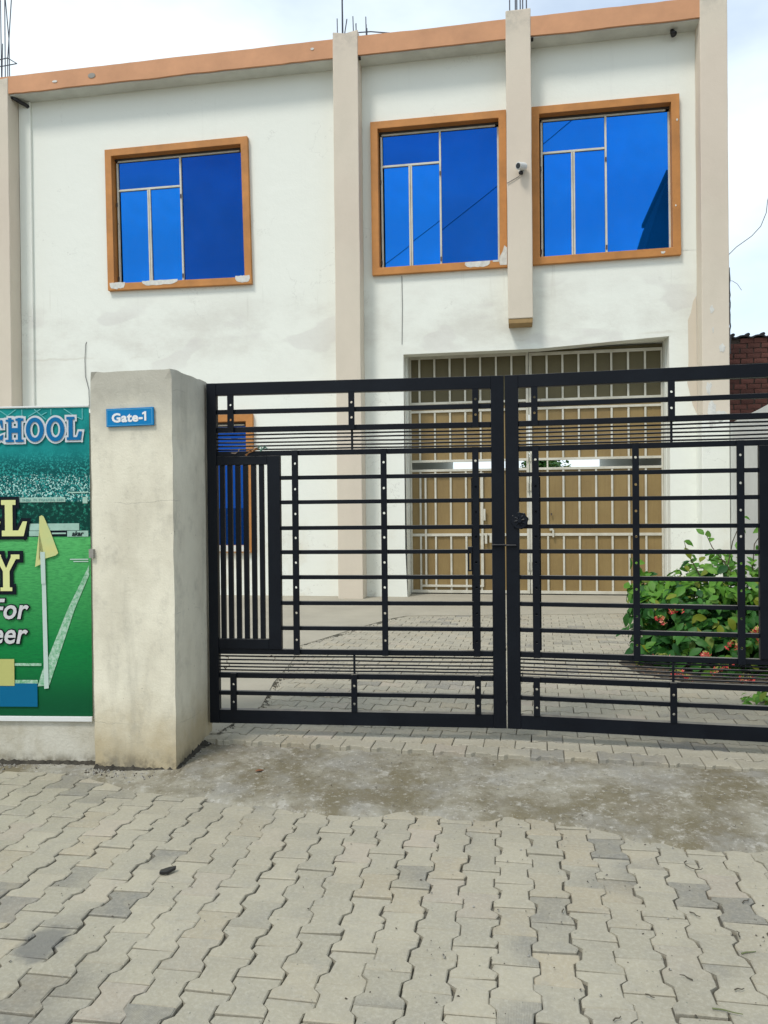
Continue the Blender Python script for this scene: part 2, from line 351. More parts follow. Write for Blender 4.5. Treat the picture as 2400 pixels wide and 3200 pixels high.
def empty(name, loc, rz=0.0):
    o = bpy.data.objects.new(name, None); o.empty_display_size = 0.1; COL.objects.link(o); o.location = loc; o.rotation_euler = (0, 0, rz); return o
def copy_tree(o, parent=None):
    c = o.copy(); COL.objects.link(c)
    if parent: c.parent = parent
    for ch in list(o.children): copy_tree(ch, c)
    return c
def nz3(x, y, z=0.0): return mnoise.noise(Vector((x, y, z)))
def interp(tab, x):
    if x <= tab[0][0]: return tab[0][1]
    for (a, b), (c, d) in zip(tab, tab[1:]):
        if x <= c: return b + (d - b) * (x - a) / (c - a)
    return tab[-1][1]

# key lines of the place (metres; camera stands over the origin, looking along +Y)
A_B = 0.16822                        # turn of the school front
O_B = Vector((-0.779, 12.823, 0.0))  # foot of the tall middle-left column, front left corner
FRONT = [(-2.6, 4.86), (-1.95, 4.72), (-1.6, 4.53), (-1.26, 4.37), (-0.8, 4.21), (-0.52, 4.10), (-0.21, 4.03), (0.03, 4.03), (0.77, 3.95), (1.06, 3.82), (1.2, 3.69), (1.58, 3.56), (1.8, 3.55), (2.6, 3.36), (3.6, 3.1)]
BACK = [(-1.4, 5.25), (-1.15, 5.16), (-0.76, 5.06), (-0.25, 4.90), (0.0, 4.84), (0.62, 4.70), (0.96, 4.60), (1.34, 4.50), (1.81, 4.38), (2.16, 4.31), (3.6, 3.98)]
CRACK = [(5.16, -1.15), (5.9, -0.93), (8.47, -0.916), (10.45, 0.16)]   # x of the yard joint by depth

# ------------------------------------------------------------------ ground
g = MB(); g.quad((-400, -400, -0.08), (400, -400, -0.08), (400, 900, -0.08), (-400, 900, -0.08))
tag(g.build('ground', M_ground), kind='structure')

# ------------------------------------------------------------------ street pavement of I-shaped pavers
PL, PW = 0.2, 0.147
def paver_mesh(name, m, var=0):
    g = 0.0022; wd, nr = PW / 2 + 0.0125 - g, PW / 2 - 0.0125 - g; h = PL / 2 - g
    r = random.Random(var)
    right = [(-h, wd), (-0.062, wd), (-0.038, nr), (0.038, nr), (0.062, wd), (h, wd)]
    pts = [(v, u) for u, v in right] + [(-v, u) for u, v in reversed(right)]
    pts = [(x + r.uniform(-.001, .001), y + r.uniform(-.001, .001)) for x, y in pts]
    for q in range(r.choice((0, 1, 1, 2))):
        i_ = r.randrange(12); x_, y_ = pts[i_]; f_ = r.uniform(.86, .95); pts[i_] = (x_ * f_, y_ * (f_ + .03))
    mb = MB(); L = len(pts)
    def ring(s, z):
        n = len(mb.v); mb.v += [(x - math.copysign(s, x), y - math.copysign(s, y), z) for x, y in pts]; return n
    a = ring(0, -0.06); b = ring(0, -0.004); c = ring(0.004, 0.0)
    for p, q in ((a, b), (b, c)):
        for i in range(L):
            j = (i + 1) % L; mb.f.append((p + i, p + j, q + j, q + i)); mb.m.append(0)
    mb.f.append(tuple(c + i for i in range(L))); mb.m.append(0)
    me = mb.mesh(name, m); 
    bm = bmesh.new(); bm.from_mesh(me); bmesh.ops.recalc_face_normals(bm, faces=bm.faces); bm.to_mesh(me); bm.free()
    return me
def lay(parent, grid, meshes, m, nmax, name, jit=1.0):
    """grid: list of (priority, x, y, z, rot, tiltx, tilty); the first nmax are objects, the rest one joined mesh"""
    grid.sort(key=lambda q: q[0])
    for q in grid[:nmax]:
        o = bpy.data.objects.new('paver', rnd.choice(meshes)); COL.objects.link(o); o.parent = parent
        o.location = q[1:4]; o.rotation_euler = (q[5], q[6], q[4])
    rest = grid[nmax:]
    if rest:
        mb = MB(); me = meshes[0]; vs = [v.co.copy() for v in me.vertices]; fs = [tuple(p.vertices) for p in me.polygons]
        for q in rest:
            M = Matrix.Translation(q[1:4]) @ Euler((q[5], q[6], q[4])).to_matrix().to_4x4(); n = len(mb.v)
            mb.v += [tuple(M @ v) for v in vs]; mb.f += [tuple(n + i for i in f) for f in fs]; mb.m += [0] * len(fs)
        o = mb.build('paver', m, parent); o['kind'] = 'stuff'

base = MB(); base.quad((-9, -3, -0.0165), (9, -3, -0.0165), (9, 5.0, -0.0165), (-9, 5.0, -0.0165))
street = tag(base.build('street_pavement', M_grit), kind='structure')
pm = [paver_mesh('paver', M_paver, i) for i in range(9)]
ang = R(9.2); cu = Vector((math.sin(ang), math.cos(ang))); cv = Vector((math.cos(ang), -math.sin(ang))); go = Vector((0.394, 2.828))
grid = []
for i in range(-40, 41):
    wob = 0.006 * nz3(i * 0.7, 2.0)
    for j in range(-24, 17):
        c = go + cv * ((i + 0.5) * PW + wob) + cu * (j * PL + (i % 2) * PL / 2 + 0.01 * nz3(i * 1.3, 9.1))
        fe = interp(FRONT, c.x)
        if c.x < -1.93: fe = 4.90 + (-1.9 - c.x) * 0.03
        if c.y > fe + 0.10 or c.y < 0.2 or abs(c.x) > 4.5: continue
        seen = c.y > 2.22 and abs(c.x) < 0.5 * c.y + 0.13
        z = 0.006 * nz3(c.x * 1.1, c.y * 1.1, 3) + rnd.uniform(-0.0035, 0.0035)
        step = c.x - (-1.05 + (c.y - 3.0) * 0.42)      # a settled wedge on the left
        if step < 0 and c.y > 2.3: z -= 0.0045 * min(1, -step * 4)
        grid.append(((0 if seen else 10) + c.y, c.x + rnd.uniform(-.0016, .0016), c.y + rnd.uniform(-.0016, .0016), z, -ang + R(rnd.uniform(-0.9, 0.9)), R(rnd.uniform(-1.0, 1.0)), R(rnd.uniform(-1.2, 1.2))))
lay(street, grid, pm, M_paver, 300, 'street')

# ------------------------------------------------------------------ driveway
DA = R(11.5); du = Vector((math.cos(DA), -math.sin(DA))); dv = Vector((math.sin(DA), math.cos(DA)))
base = MB(); base.prism_z([(x, y + 0.03) for x, y in BACK[1:]] + [(5.2, 3.7), (6.2, 12.0), (-1.15, 12.0)], 0.0, 0.052)
drive = tag(base.build('driveway', M_grit), kind='structure')
pm2 = [paver_mesh('paver', M_paver2, i + 10) for i in range(4)]
do = Vector((0.0, 4.86)); grid = []
for i in range(0, 46):
    for j in range(-16, 34):
        c = do + dv * ((i + 0.5) * 0.15) + du * (j * PL + (i % 2) * PL / 2)
        if c.y > 10.85 or c.x > 3.25 + 0.23 * (c.y - 4): continue
        if c.x < interp(CRACK, c.y) - 0.10: continue
        if c.y < interp(BACK, c.x) - 0.02: continue
        seen = abs(c.x) < 0.5 * c.y + 0.1
        z = 0.1 + 0.006 * nz3(c.x, c.y, 8) + rnd.uniform(-0.002, 0.002)
        grid.append(((0 if seen else 10) + c.y, c.x + rnd.uniform(-.001, .001), c.y + rnd.uniform(-.001, .001), z, math.pi / 2 - DA + R(rnd.uniform(-0.6, 0.6)), R(rnd.uniform(-.5, .5)), R(rnd.uniform(-.5, .5))))
lay(drive, grid, pm2, M_paver2, 300, 'drive')

# smooth yard concrete left of the joint and along the school front
mb = MB()
mb.prism_z([(-9, 5.4), (-1.9, 5.35), (-1.15, 5.2), (-0.96, 5.9), (-0.98, 6.7), (-0.93, 7.6), (-0.946, 8.47), (-0.40, 9.6), (0.10, 10.50), (0.30, 10.72), (6.0, 10.75), (8.0, 10.4), (8.0, 14), (6, 24), (-9, 24)], -0.02, 0.108)
tag(mb.build('yard_concrete', M_slab), kind='structure')
# weeds and grit in the joint
mb = MB(); r = random.Random(3)
for q in range(420):
    y = 5.2 + (r.random() ** 1.6) * 5.4; x = interp(CRACK, y) + r.gauss(-0.015, 0.018)
    s = r.uniform(0.003, 0.014); a = r.random() * 6.28; z = 0.101
    mb.v += [(x + s * math.cos(a + t) * r.uniform(.6, 1.3), y + s * math.sin(a + t) * r.uniform(.6, 1.3), z) for t in (0, 2.1, 4.2)] + [(x, y, z + s * r.uniform(.4, 1.1))]
    n = len(mb.v) - 4; mb.f += [(n, n + 1, n + 3), (n + 1, n + 2, n + 3), (n + 2, n, n + 3)]; mb.m += [0] * 3
tag(mb.build('joint_rubble', M_grit), kind='stuff')

# ------------------------------------------------------------------ cement apron in front of the gate
mb = MB(); NX, NY = 230, 44
for i in range(NX + 1):
    x = -2.45 + 5.9 * i / NX
    y0 = interp(FRONT, x) + 0.055 * nz3(x * 3.1, 0.3) + 0.045 * nz3(x * 7.3, 5.1) + 0.022 * nz3(x * 17, 2.3)
    y1 = interp(BACK, x) + 0.12
    if x < -1.25: y1 = max(y0 + 0.03, 4.98)
    for j in range(NY + 1):
        t = j / NY; y = y0 + (y1 - y0) * t
        rise = 0.072 * min(1.0, max(0.0, (x + 1.75) / 0.45))
        if x < -1.25: rise *= 0.25 if y < 4.7 else 0.5
        z = 0.007 + rise * (t ** 0.85) + 0.008 * nz3(x * 2.2, y * 2.2, 1) + 0.0045 * nz3(x * 9, y * 9, 4) + 0.003 * nz3(x * 23, y * 23, 4)
        if j == 0: z = -0.016
        elif j == 1: z = min(z, 0.004 + 0.006 * nz3(x * 7, y * 7, 5))
        mb.v.append((x, y, z))
for i in range(NX):
    for j in range(NY):
        a = i * (NY + 1) + j; mb.f.append((a, a + NY + 1, a + NY + 2, a + 1)); mb.m.append(0)
tag(mb.build('cement_apron', M_apron, smooth=True), kind='structure')

mb = MB()
def strip(a, b, wid, n, seed, z0, z1):
    a, b = Vector(a), Vector(b); t_ = (b - a).normalized(); nn = Vector((t_.y, -t_.x)); k0 = len(mb.v)
    for i in range(n + 1):
        p_ = a.lerp(b, i / n); wv = wid * (0.35 + 0.9 * abs(nz3(i * .31, seed)) + .5 * abs(nz3(i * .9, seed + 3))); z = z0 + (z1 - z0) * i / n
        for q, (u, h) in enumerate(((-.02, .028 + .02 * nz3(i * .5, seed)), (.3, .020 + .012 * nz3(i * .8, seed + 1)), (.7, .012), (1.0, .0))):
            mb.v.append((p_.x + nn.x * u * wv, p_.y + nn.y * u * wv, z + h))
    for i in range(n):
        for q in range(3): c_ = k0 + i * 4 + q; mb.f.append((c_, c_ + 1, c_ + 5, c_ + 4)); mb.m.append(0)
strip((-3.2, 4.983), (-1.83, 4.900), .055, 70, 1, 0.0, 0.0)
strip((-1.832, 4.812), (-1.294, 4.714), .06, 40, 5, 0.0, 0.004)
strip((-1.293, 4.714), (-1.19, 5.25), .07, 50, 9, 0.012, 0.075)
tag(mb.build('wall_foot_dirt', mat('foot_dirt', (0.06, 0.053, 0.04), 1.0, 0.6, 18, 0.8, 60), fix=True), kind='stuff')

# loose grit at the foot of wall and pillar, on the apron and in the joints
def chips(mb, x, y, z, s, r):
    n = len(mb.v)
    for a in range(4):
        t = a * 1.571 + r.uniform(-.5, .5); mb.v.append((x + s * math.cos(t) * r.uniform(.6, 1.2), y + s * math.sin(t) * r.uniform(.6, 1.2), z - s * .3))
    mb.v.append((x + r.uniform(-.3, .3) * s, y + r.uniform(-.3, .3) * s, z + s * r.uniform(.3, .7)))
    for a in range(4): mb.f.append((n + a, n + (a + 1) % 4, n + 4)); mb.m.append(r.choice((0, 0, 1)))
mb = MB(); r = random.Random(5)
for q in range(700):
    u = r.random()
    if u < 0.35: x = r.uniform(-2.9, -1.83); y = 4.90 - abs(r.gauss(0, 0.035)) + (-1.9 - x) * 0.03; z = 0.006
    elif u < 0.6:
        x = r.uniform(-1.87, -1.27); y = 4.80 - (x + 1.83) * 0.185 - abs(r.gauss(0, 0.06)); z = 0.012
    elif u < 0.75: t = r.random(); x = -1.285 + 0.09 * t + abs(r.gauss(0, 0.03)); y = 4.73 + 0.5 * t; z = 0.03 + 0.05 * t
    else:
        x = r.uniform(-1.2, 2.2); y = interp(FRONT, x) + r.uniform(-0.05, 0.8); z = 0.02 + 0.06 * max(0, (y - interp(FRONT, x)) / 0.85)
    chips(mb, x, y, z, r.uniform(0.003, 0.012) * (0.6 if u > 0.75 else 1.1), r)
tag(mb.build('gravel', [M_concrete_dark, M_soil]), kind='stuff')

# ------------------------------------------------------------------ school building
B = empty('school_building', O_B, -A_B)
tag(B, 'two storey white school building with beige columns and orange framed blue windows', 'building')
YW = 0.34
WIN = {  # outer corners of each orange surround TL, TR, BR, BL
    'a': [(-4.27, 8.08), (-1.594, 8.086), (-1.545, 5.527), (-4.238, 5.558)],
    'b': [(0.573, 8.122), (2.838, 8.117), (2.838, 5.545), (0.583, 5.540)],
    'c': [(3.242, 8.118), (5.538, 8.112), (5.549, 5.570), (3.238, 5.552)],
    'd': [(-4.24, 3.27), (-1.556, 3.272), (-1.556, 0.86), (-4.24, 0.86)]}
BW = 0.125
def inner(c, d=BW): return [(c[0][0] + d, c[0][1] - d), (c[1][0] - d, c[1][1] - d), (c[2][0] - d, c[2][1] + d), (c[3][0] + d, c[3][1] + d)]
def wall_holes(mb, x0, x1, z0, z1, y0, y1, holes):
    """wall slab with four-cornered openings; holes are TL TR BR BL"""
    xs = sorted({x0, x1} | {round(h[0][0], 3) for h in holes} | {round(h[1][0], 3) for h in holes})
    zs = sorted({z0, z1} | {round(h[0][1], 3) for h in holes} | {round(h[3][1], 3) for h in holes})
    mv = {}
    for h in holes:
        X0, X1, Z1, Z0 = round(h[0][0], 3), round(h[1][0], 3), round(h[0][1], 3), round(h[3][1], 3)
        mv[(X0, Z1)] = h[0]; mv[(X1, Z1)] = h[1]; mv[(X1, Z0)] = h[2]; mv[(X0, Z0)] = h[3]
    P = lambda x, z: mv.get((x, z), (x, z))
    def hole(cx, cz): return any(round(h[0][0], 3) < cx < round(h[1][0], 3) and round(h[3][1], 3) < cz < round(h[0][1], 3) for h in holes)
    for a, b in zip(xs, xs[1:]):
        for c, d in zip(zs, zs[1:]):
            if hole((a + b) / 2, (c + d) / 2): continue
            q = [P(a, c), P(b, c), P(b, d), P(a, d)]
            mb.quad(*[(x, y0, z) for x, z in q]); mb.quad(*[(x, y1, z) for x, z in q[::-1]])
    for h in holes:
        for (p, q) in zip(h, h[1:] + h[:1]):
            mb.quad((p[0], y0, p[1]), (q[0], y0, q[1]), (q[0], y1, q[1]), (p[0], y1, p[1]))
OPEN = [(1.09, 4.20), (5.37, 4.31), (5.37, -0.10), (1.13, -0.10)]
mb = MB(); holes = [inner(WIN[q], BW - 0.03) for q in 'abcd'] + [OPEN]
wall_holes(mb, -9.0, 6.17, -0.1, 9.3, YW, YW + 0.25, holes)
mb.build('wall', M_wall, B)
mb = MB(); wall_holes(mb, -9.0, 6.17, -0.1, 9.3, 10.3, 10.5, [[(1.12, 4.3), (5.36, 4.3), (5.36, -0.1), (1.12, -0.1)]])
mb.box(-9.0, -8.8, YW + .251, 10.299, -0.1, 9.3); mb.box(5.97, 6.17, YW + .251, 10.299, -0.1, 9.3)
mb.build('wall', M_wall, B)
mb = MB(); mb.box(0.95, 1.12, YW + .26, 10.298, -0.1, 4.45); mb.box(5.36, 5.5, YW + .26, 10.298, -0.1, 4.45); mb.box(1.121, 5.359, YW + .26, 10.298, 4.315, 4.45)
mb.build('passage', M_wall, B)
mb = MB(); mb.box(-9.3, 6.16, 0.05, 10.7, 9.10, 9.40); mb.build('roof_slab', M_soffit, B)
# orange fascia, slightly uneven like hand-run plaster
mb = MB()
n = 90; xs = [-9.3 + (6.155 + 9.3) * i / n for i in range(n + 1)]
for x in xs:
    t = 9.425 + 0.012 * nz3(x * 0.9, 1) + 0.006 * nz3(x * 4, 2); b = 9.118 + 0.012 * nz3(x * 1.4, 7) + 0.008 * nz3(x * 5, 3)
    mb.v += [(x, 0.012, b), (x, 0.012, t), (x, 0.10, t), (x, 0.048, b)]
for i in range(n):
    a = i * 4; c = a + 4
    for p, q in ((0, 1), (1, 2), (3, 0)): mb.f.append((a + q, a + p, c + p, c + q)); mb.m.append(0)
mb.build('fascia', M_fascia, B, fix=True)
for cx, cz, rx, rz, sd in ((-4.35, 9.27, .07, .045, 3), (-5.06, 9.24, .05, .02, 5), (-0.35, 9.30, .03, .02, 8)):
    MB().prism([(cx + rx * math.cos(6.283 * i / 12) * (1 + .5 * nz3(i, sd)), cz + rz * math.sin(6.283 * i / 12) * (1 + .5 * nz3(i, sd + 4))) for i in range(12)], 0.004, 0.0115).build('plaster_patch', M_concrete_dark if sd == 3 else M_patch, B)
# a shallow white pilaster beside the leftmost column
MB().box(-5.975, -5.74, YW - 0.045, YW, -0.1, 9.098).build('pilaster', M_wall, B, 0.008)

# columns
def column(x0, x1, z0, z1, rough=0.0, seed=0):
    mb = MB(); r = random.Random(seed); nzs = max(2, int((z1 - z0) / 0.25)); rings = []
    for i in range(nzs + 1):
        z = z0 + (z1 - z0) * i / nzs; o = lambda: 0.006 * nz3(z * 1.3, seed, r.random())
        rings.append([(x0 + o(), 0 + o() * .5, z), ((x0 + x1) / 2, 0.0, z), (x1 + o(), 0 + o() * .5, z), (x1 + o(), YW, z), (x0 + o(), YW, z)])
    for k_ in range(5):
        x, y, z = rings[-1][k_]; rings[-1][k_] = (x, y, z + rough * r.uniform(-1, 1))
    for rg in rings: mb.v += rg
    for i in range(nzs):
        for q in range(5):
            a = i * 5 + q; b = i * 5 + (q + 1) % 5; mb.f.append((a, b, b + 5, a + 5)); mb.m.append(0)
    mb.f.append((4, 3, 2, 1, 0)); t = nzs * 5; mb.f.append((t, t + 1, t + 2, t + 3, t + 4)); mb.m += [0, 0]
    return mb.build('column', M_col, B, 0.012)
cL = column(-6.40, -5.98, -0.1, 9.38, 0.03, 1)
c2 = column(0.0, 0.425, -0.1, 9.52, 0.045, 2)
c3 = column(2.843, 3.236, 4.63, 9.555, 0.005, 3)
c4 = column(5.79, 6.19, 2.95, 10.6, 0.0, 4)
MB().box(2.850, 3.229, 0.012, YW - .002, 4.555, 4.6295).build('column_cap', mat('ochre_render', (0.36, 0.235, 0.10), 0.85, 0.25, 5, 0.3, 30), B, 0.006)
# bare white foot of the right column where the beige paint stops, with flaking plaster
MB().box(5.775, 6.185, 0.006, YW - .002, -0.1, 2.949).build('column_foot', M_wall, B, 0.012)
r = random.Random(11)
def blob(cx, cz, rx, rz, n=16, rough=0.35, seed=0):
    return [(cx + rx * math.cos(6.283 * i / n) * (1 + rough * nz3(math.cos(6.283 * i / n) * 1.7, math.sin(6.283 * i / n) * 1.7, seed)), cz + rz * math.sin(6.283 * i / n) * (1 + rough * nz3(math.cos(6.283 * i / n) * 1.7 + 5, math.sin(6.283 * i / n) * 1.7, seed))) for i in range(n)]
# widened beige patch on the wall beside the right column
pts = [(5.64, 3.55), (5.66, 3.9), (5.655, 4.55), (5.70, 4.66), (5.735, 4.84), (5.785, 4.93), (5.785, 3.05), (5.72, 3.2)]
MB().prism(pts, YW - 0.006, YW - 0.001).build('paint_patch', M_col, B)
for cx, cz, rx, rz, sd in ((5.93, 3.03, .06, .20, 1), (5.88, 3.42, .035, .10, 2), (6.08, 4.02, .045, .07, 3), (5.93, 4.62, .03, .05, 4), (6.05, 2.98, .10, .06, 5), (5.95, 4.30, .012, .04, 6)):
    MB().prism(blob(cx, cz, rx, rz, 18, 0.9, sd), -0.004, 0.004).build('plaster_patch', M_patch, B)

# windows
def ring(mb, o, i, y0, y1, mi=0):
    for a in range(4):
        b = (a + 1) % 4; O, P, Q, S = o[a], o[b], i[b], i[a]
        mb.quad((O[0], y0, O[1]), (P[0], y0, P[1]), (Q[0], y0, Q[1]), (S[0], y0, S[1]), mi)
        mb.quad((O[0], y0, O[1]), (P[0], y0, P[1]), (P[0], y1, P[1]), (O[0], y1, O[1]), mi)
        mb.quad((S[0], y0, S[1]), (Q[0], y0, Q[1]), (Q[0], y1, Q[1]), (S[0], y1, S[1]), mi)
        mb.quad((O[0], y1, O[1]), (P[0], y1, P[1]), (Q[0], y1, Q[1]), (S[0], y1, S[1]), mi)
def bil(c, u, v):
    """point of the quad c (TL TR BR BL): u to the right, v downwards"""
    a = (c[0][0] + (c[1][0] - c[0][0]) * u, c[0][1] + (c[1][1] - c[0][1]) * u); b = (c[3][0] + (c[2][0] - c[3][0]) * u, c[3][1] + (c[2][1] - c[3][1]) * u)
    return (a[0] + (b[0] - a[0]) * v, a[1] + (b[1] - a[1]) * v)
def window(key, label, patches, um=0.515, vt=0.245, glassr=M_glass_fix, glass_tl=M_glass_fix):
    c = WIN[key]; i = inner(c); mb = MB()
    ring(mb, c, i, YW - 0.075, YW - 0.001); ring(mb, inner(c, BW - 0.028), i, YW + 0.0, YW + 0.13)
    win = mb.build('window', M_orange, B, 0.006, fix=True); win['label'] = label
    f = inner(c, BW - 0.001); Wd = f[1][0] - f[0][0]; H = f[0][1] - f[3][1]
    yf, yb = YW + 0.055, YW + 0.095
    def bar(u0, u1, v0, v1, name='frame_bar', y0=yf, y1=yb, m=M_cream):
        q = [bil(f, u0, v0), bil(f, u1, v0), bil(f, u1, v1), bil(f, u0, v1)]
        MB().prism(q, y0, y1).build(name, m, win, 0.004)
    fw = 0.032 / Wd; fh = 0.032 / H; tp = 0.035
    bar(0.012, 0.012 + fw, tp, 1.0)                                # left jamb
    bar(um - fw * .5, um + fw * .5, tp * .8, 1.0, y0=yf - .006)     # mullion
    bar(0.012 + fw, um - fw * .5, vt, vt + fh * 1.1)               # transom
    hm = (0.012 + um) / 2
    bar(hm - fw * .95, hm - fw * .1, vt + fh * 1.1, 1.0); bar(hm + fw * .1, hm + fw * .95, vt + fh * 1.1, 1.0)  # meeting stiles
    bar(0.985, 1.0, tp, 1.0, y0=yf + .01)                          # thin right jamb
    bar(0.0, 1.0, 0.0, tp * .45, 'head_gap_shade', yf + .004, yb, M_dark_gap)
    bar(0.02, 0.97, tp * .45, tp * .8, 'head_bar', yf + .012, yb)
    def pane(u0, u1, v0, v1, m, tx=0.0, tz=0.0):
        q = [bil(f, u0, v0), bil(f, u1, v0), bil(f, u1, v1), bil(f, u0, v1)]
        cx = sum(p[0] for p in q) / 4; cz = sum(p[1] for p in q) / 4
        o = MB().prism([(x - cx, z - cz) for x, z in q], -0.003, 0.003).build('pane', m, win)
        o.location = (cx, YW + 0.085, cz); o.rotation_euler = (R(tx), 0, R(tz))
    pane(0.018 + fw, um - fw * .5, tp, vt, glass_tl, rnd.uniform(-.3, .3), rnd.uniform(-.3, .3))
    pane(um + fw * .5, 0.985, tp, 1.0, glassr, rnd.uniform(-.2, .2), rnd.uniform(-.2, .2))
    pane(0.025 + fw, hm - fw * .9, vt + fh * 1.4, 0.995, M_glass_bright, 0.5, rnd.uniform(-.6, .6))
    pane(hm + fw * .9, um - fw * .6, vt + fh * 1.4, 0.995, M_glass_bright, 0.5, rnd.uniform(-.6, .6))
    for u, v in ((um, vt + .09), (um, 0.95), (0.012, vt + .12), (0.012, 0.95)):
        x, z = bil(f, u, v); MB().box(x - .012, x + .012, yf - .018, yf - .007, z - .035, z + .035).build('hinge', M_hinge, win)
    for pts in patches: MB().prism([(x, z) for x, z in pts], YW - 0.079, YW - 0.0745).build('plaster_patch', M_patch, win)
    return win
def rag(x0, x1, z0, z1, seed, n=10, top=None):
    r = random.Random(seed); up = []; lo = []
    for i in range(n + 1):
        x = x0 + (x1 - x0) * i / n; e = 1 - abs(2 * i / n - 1) ** 7
        up.append((x, z1 + r.uniform(-.006, .002))); lo.append((x + r.uniform(-.012, .012), z1 - (z1 - z0) * (0.5 + 0.5 * e) * r.uniform(.82, 1)))
    return up + lo[::-1]
window('a', 'upper window with the darkest blue right pane, alone on the left bay', [rag(-4.20, -3.90, 5.568, 5.695, 1), rag(-3.58, -2.90, 5.595, 5.69, 2), rag(-1.84, -1.58, 5.552, 5.678, 3)], glassr=M_glass_dim)
window('b', 'upper window left of the short hanging column, a dark wire mirrored across it', [rag(2.15, 2.56, 5.565, 5.665, 4), [(2.72, 5.58), (2.83, 5.58), (2.832, 5.86), (2.79, 5.90), (2.76, 5.80), (2.725, 5.74), (2.70, 5.66)], [(2.60, 5.64), (2.71, 5.64), (2.72, 5.668), (2.60, 5.668)]])
window('c', 'upper window right of the short hanging column, a dark building mirrored in its corner', [rag(5.24, 5.30, 5.60, 5.64, 5), blob(5.50, 7.70, .015, .02, 10, .5, 2), blob(5.47, 6.35, .012, .015, 10, .5, 4)], glass_tl=M_glass_bright, glassr=M_glass_bright)
window('d', 'ground floor window behind the gate', [[(-4.22, .88), (-1.62, .88), (-1.70, .985), (-4.1, .985)]], glassr=M_glass_dim)

# rebars left standing on the columns
def rebars(col, items, r=0.009):
    for pts in items: MB().tube(pts, r, 6).build('rebar', M_rebar, col)
rebars(cL, [[(-6.17, .10, 9.3), (-6.17, .10, 11.4)], [(-6.12, .26, 9.3), (-6.125, .26, 10.25), (-6.24, .26, 11.6)], [(-6.11, .12, 9.3), (-6.10, .12, 10.9)],
            [(-6.03, .08, 9.3), (-6.03, .08, 9.75), (-5.93, .08, 10.95)], [(-6.30, .08, 9.3), (-6.32, .08, 10.95)], [(-6.30, .28, 9.3), (-6.27, .28, 10.2)],
            [(-6.34, .06, 9.76), (-6.01, .05, 9.78), (-6.0, .30, 9.82), (-6.33, .30, 9.80), (-6.34, .06, 9.76)]])
rebars(c2, [[(.07, .08, 9.4), (.065, .08, 9.80)], [(.145, .10, 9.4), (.145, .10, 10.1), (.12, .10, 10.7)], [(.155, .12, 9.4), (.15, .12, 10.1), (.19, .12, 10.7)], [(.165, .09, 9.4), (.23, .09, 9.78)],
            [(.34, .10, 9.4), (.33, .10, 9.82)], [(.355, .26, 9.4), (.35, .26, 9.80)], [(.385, .12, 9.4), (.375, .12, 9.70)]])
rebars(c3, [[(2.91 + d, y, 9.5), (2.91 + d, y, 10.6)] for d, y in ((0.0, .07), (0.09, .10), (0.115, .28), (0.17, .28), (0.21, .30), (0.265, .07))], 0.010)
rebars(B, [[(.53, .30, 9.39), (.53, .30, 9.72)], [(.55, .12, 9.39), (.545, .12, 9.80)], [(.555, .10, 9.39), (.555, .10, 9.66)], [(.40, .16, 9.58), (.62, .16, 9.57), (.95, .18, 9.52), (1.25, .2, 9.42)]])
# dark broken end of a pipe under the eave by the leftmost column
mb = MB(); mb.tube([(-5.97, 0.10, 9.10), (-5.88, 0.17, 9.05), (-5.80, 0.26, 9.02), (-5.78, .33, 9.0)], 0.035, 8); mb.build('drain_spout', M_black, B, smooth=True)
for x in (3.26, .45): MB().tube([(x, 0.02, 9.09), (x, .06, 9.06)], 0.02, 8).build('conduit_end', M_black, B)

# lamp under the eave
L = empty('eave_lamp', B.matrix_world @ Vector((0, 0, 0)), -A_B); L.location = O_B + Vector((5.43 * math.cos(A_B) + .24 * math.sin(A_B), -5.43 * math.sin(A_B) + .24 * math.cos(A_B), 9.10)); L.scale = (.68, .68, .68)
tag(L, 'small black lamp under the eave near the right corner column', 'lamp')
mb = MB(); mb.tube([(0, 0, 0), (0, 0, -0.03)], 0.045, 12); mb.build('base', M_black, L)
mb = MB(); mb.tube([(0, 0, -0.03), (.01, -.02, -0.07), (.03, -.05, -.13)], 0.045, 12, r2=0.075); mb.build('lamp_head', M_black, L, smooth=True)

# CCTV camera on the short column
def bl(x, y, z): return O_B + Vector((x * math.cos(A_B) + y * math.sin(A_B), -x * math.sin(A_B) + y * math.cos(A_B), z))
L = empty('security_camera', bl(3.055, 0, 7.0), -A_B); L.scale = (.95, .95, .95); tag(L, 'white bullet security camera on the short hanging column between the windows', 'camera')
MB().tube([(0.02, 0, -.02), (0.02, -.025, -.02)], .055, 14).build('mount', M_white, L, 0.004)
MB().tube([(0.02, -.02, -.02), (0.01, -.06, -.03), (0.0, -.09, 0.0)], .016, 8).build('arm', M_white, L, smooth=True)
mb = MB(); mb.tube([(0.07, -.04, .03), (-.035, -.17, -.005)], .062, 14); mb.build('body', M_white, L, 0.006, smooth=False)
mb = MB(); mb.tube([(-.034, -.169, -.0047), (-.040, -.176, -.0066)], .044, 14); mb.build('lens', M_black, L)
mb = MB(); mb.tube([(0.03, -.03, -.07), (-.01, -.06, -.075)], .03, 10); mb.build('junction', M_black, L)
c = MB(); c.tube([(0, 0, 0), (-.05, .0, -.03), (-.13, -.004, -.07), (-.20, -.004, -.105)], .0055, 5)
o = c.build('camera_cable', M_cable); o.location = bl(3.045, -.012, 6.90); o.rotation_euler = (0, 0, -A_B); tag(o, 'thin cable running down left from the security camera', 'cable')
o = MB().tube([(0, 0, 0), (.004, 0, -.5), (-.008, 0, -1.15)], .005, 5).build('wall_cable', M_cable); o.location = bl(1.078, YW - .006, 5.52); o.rotation_euler = (0, 0, -A_B)
tag(o, 'thin wire hanging down the wall from the middle upper window', 'cable')
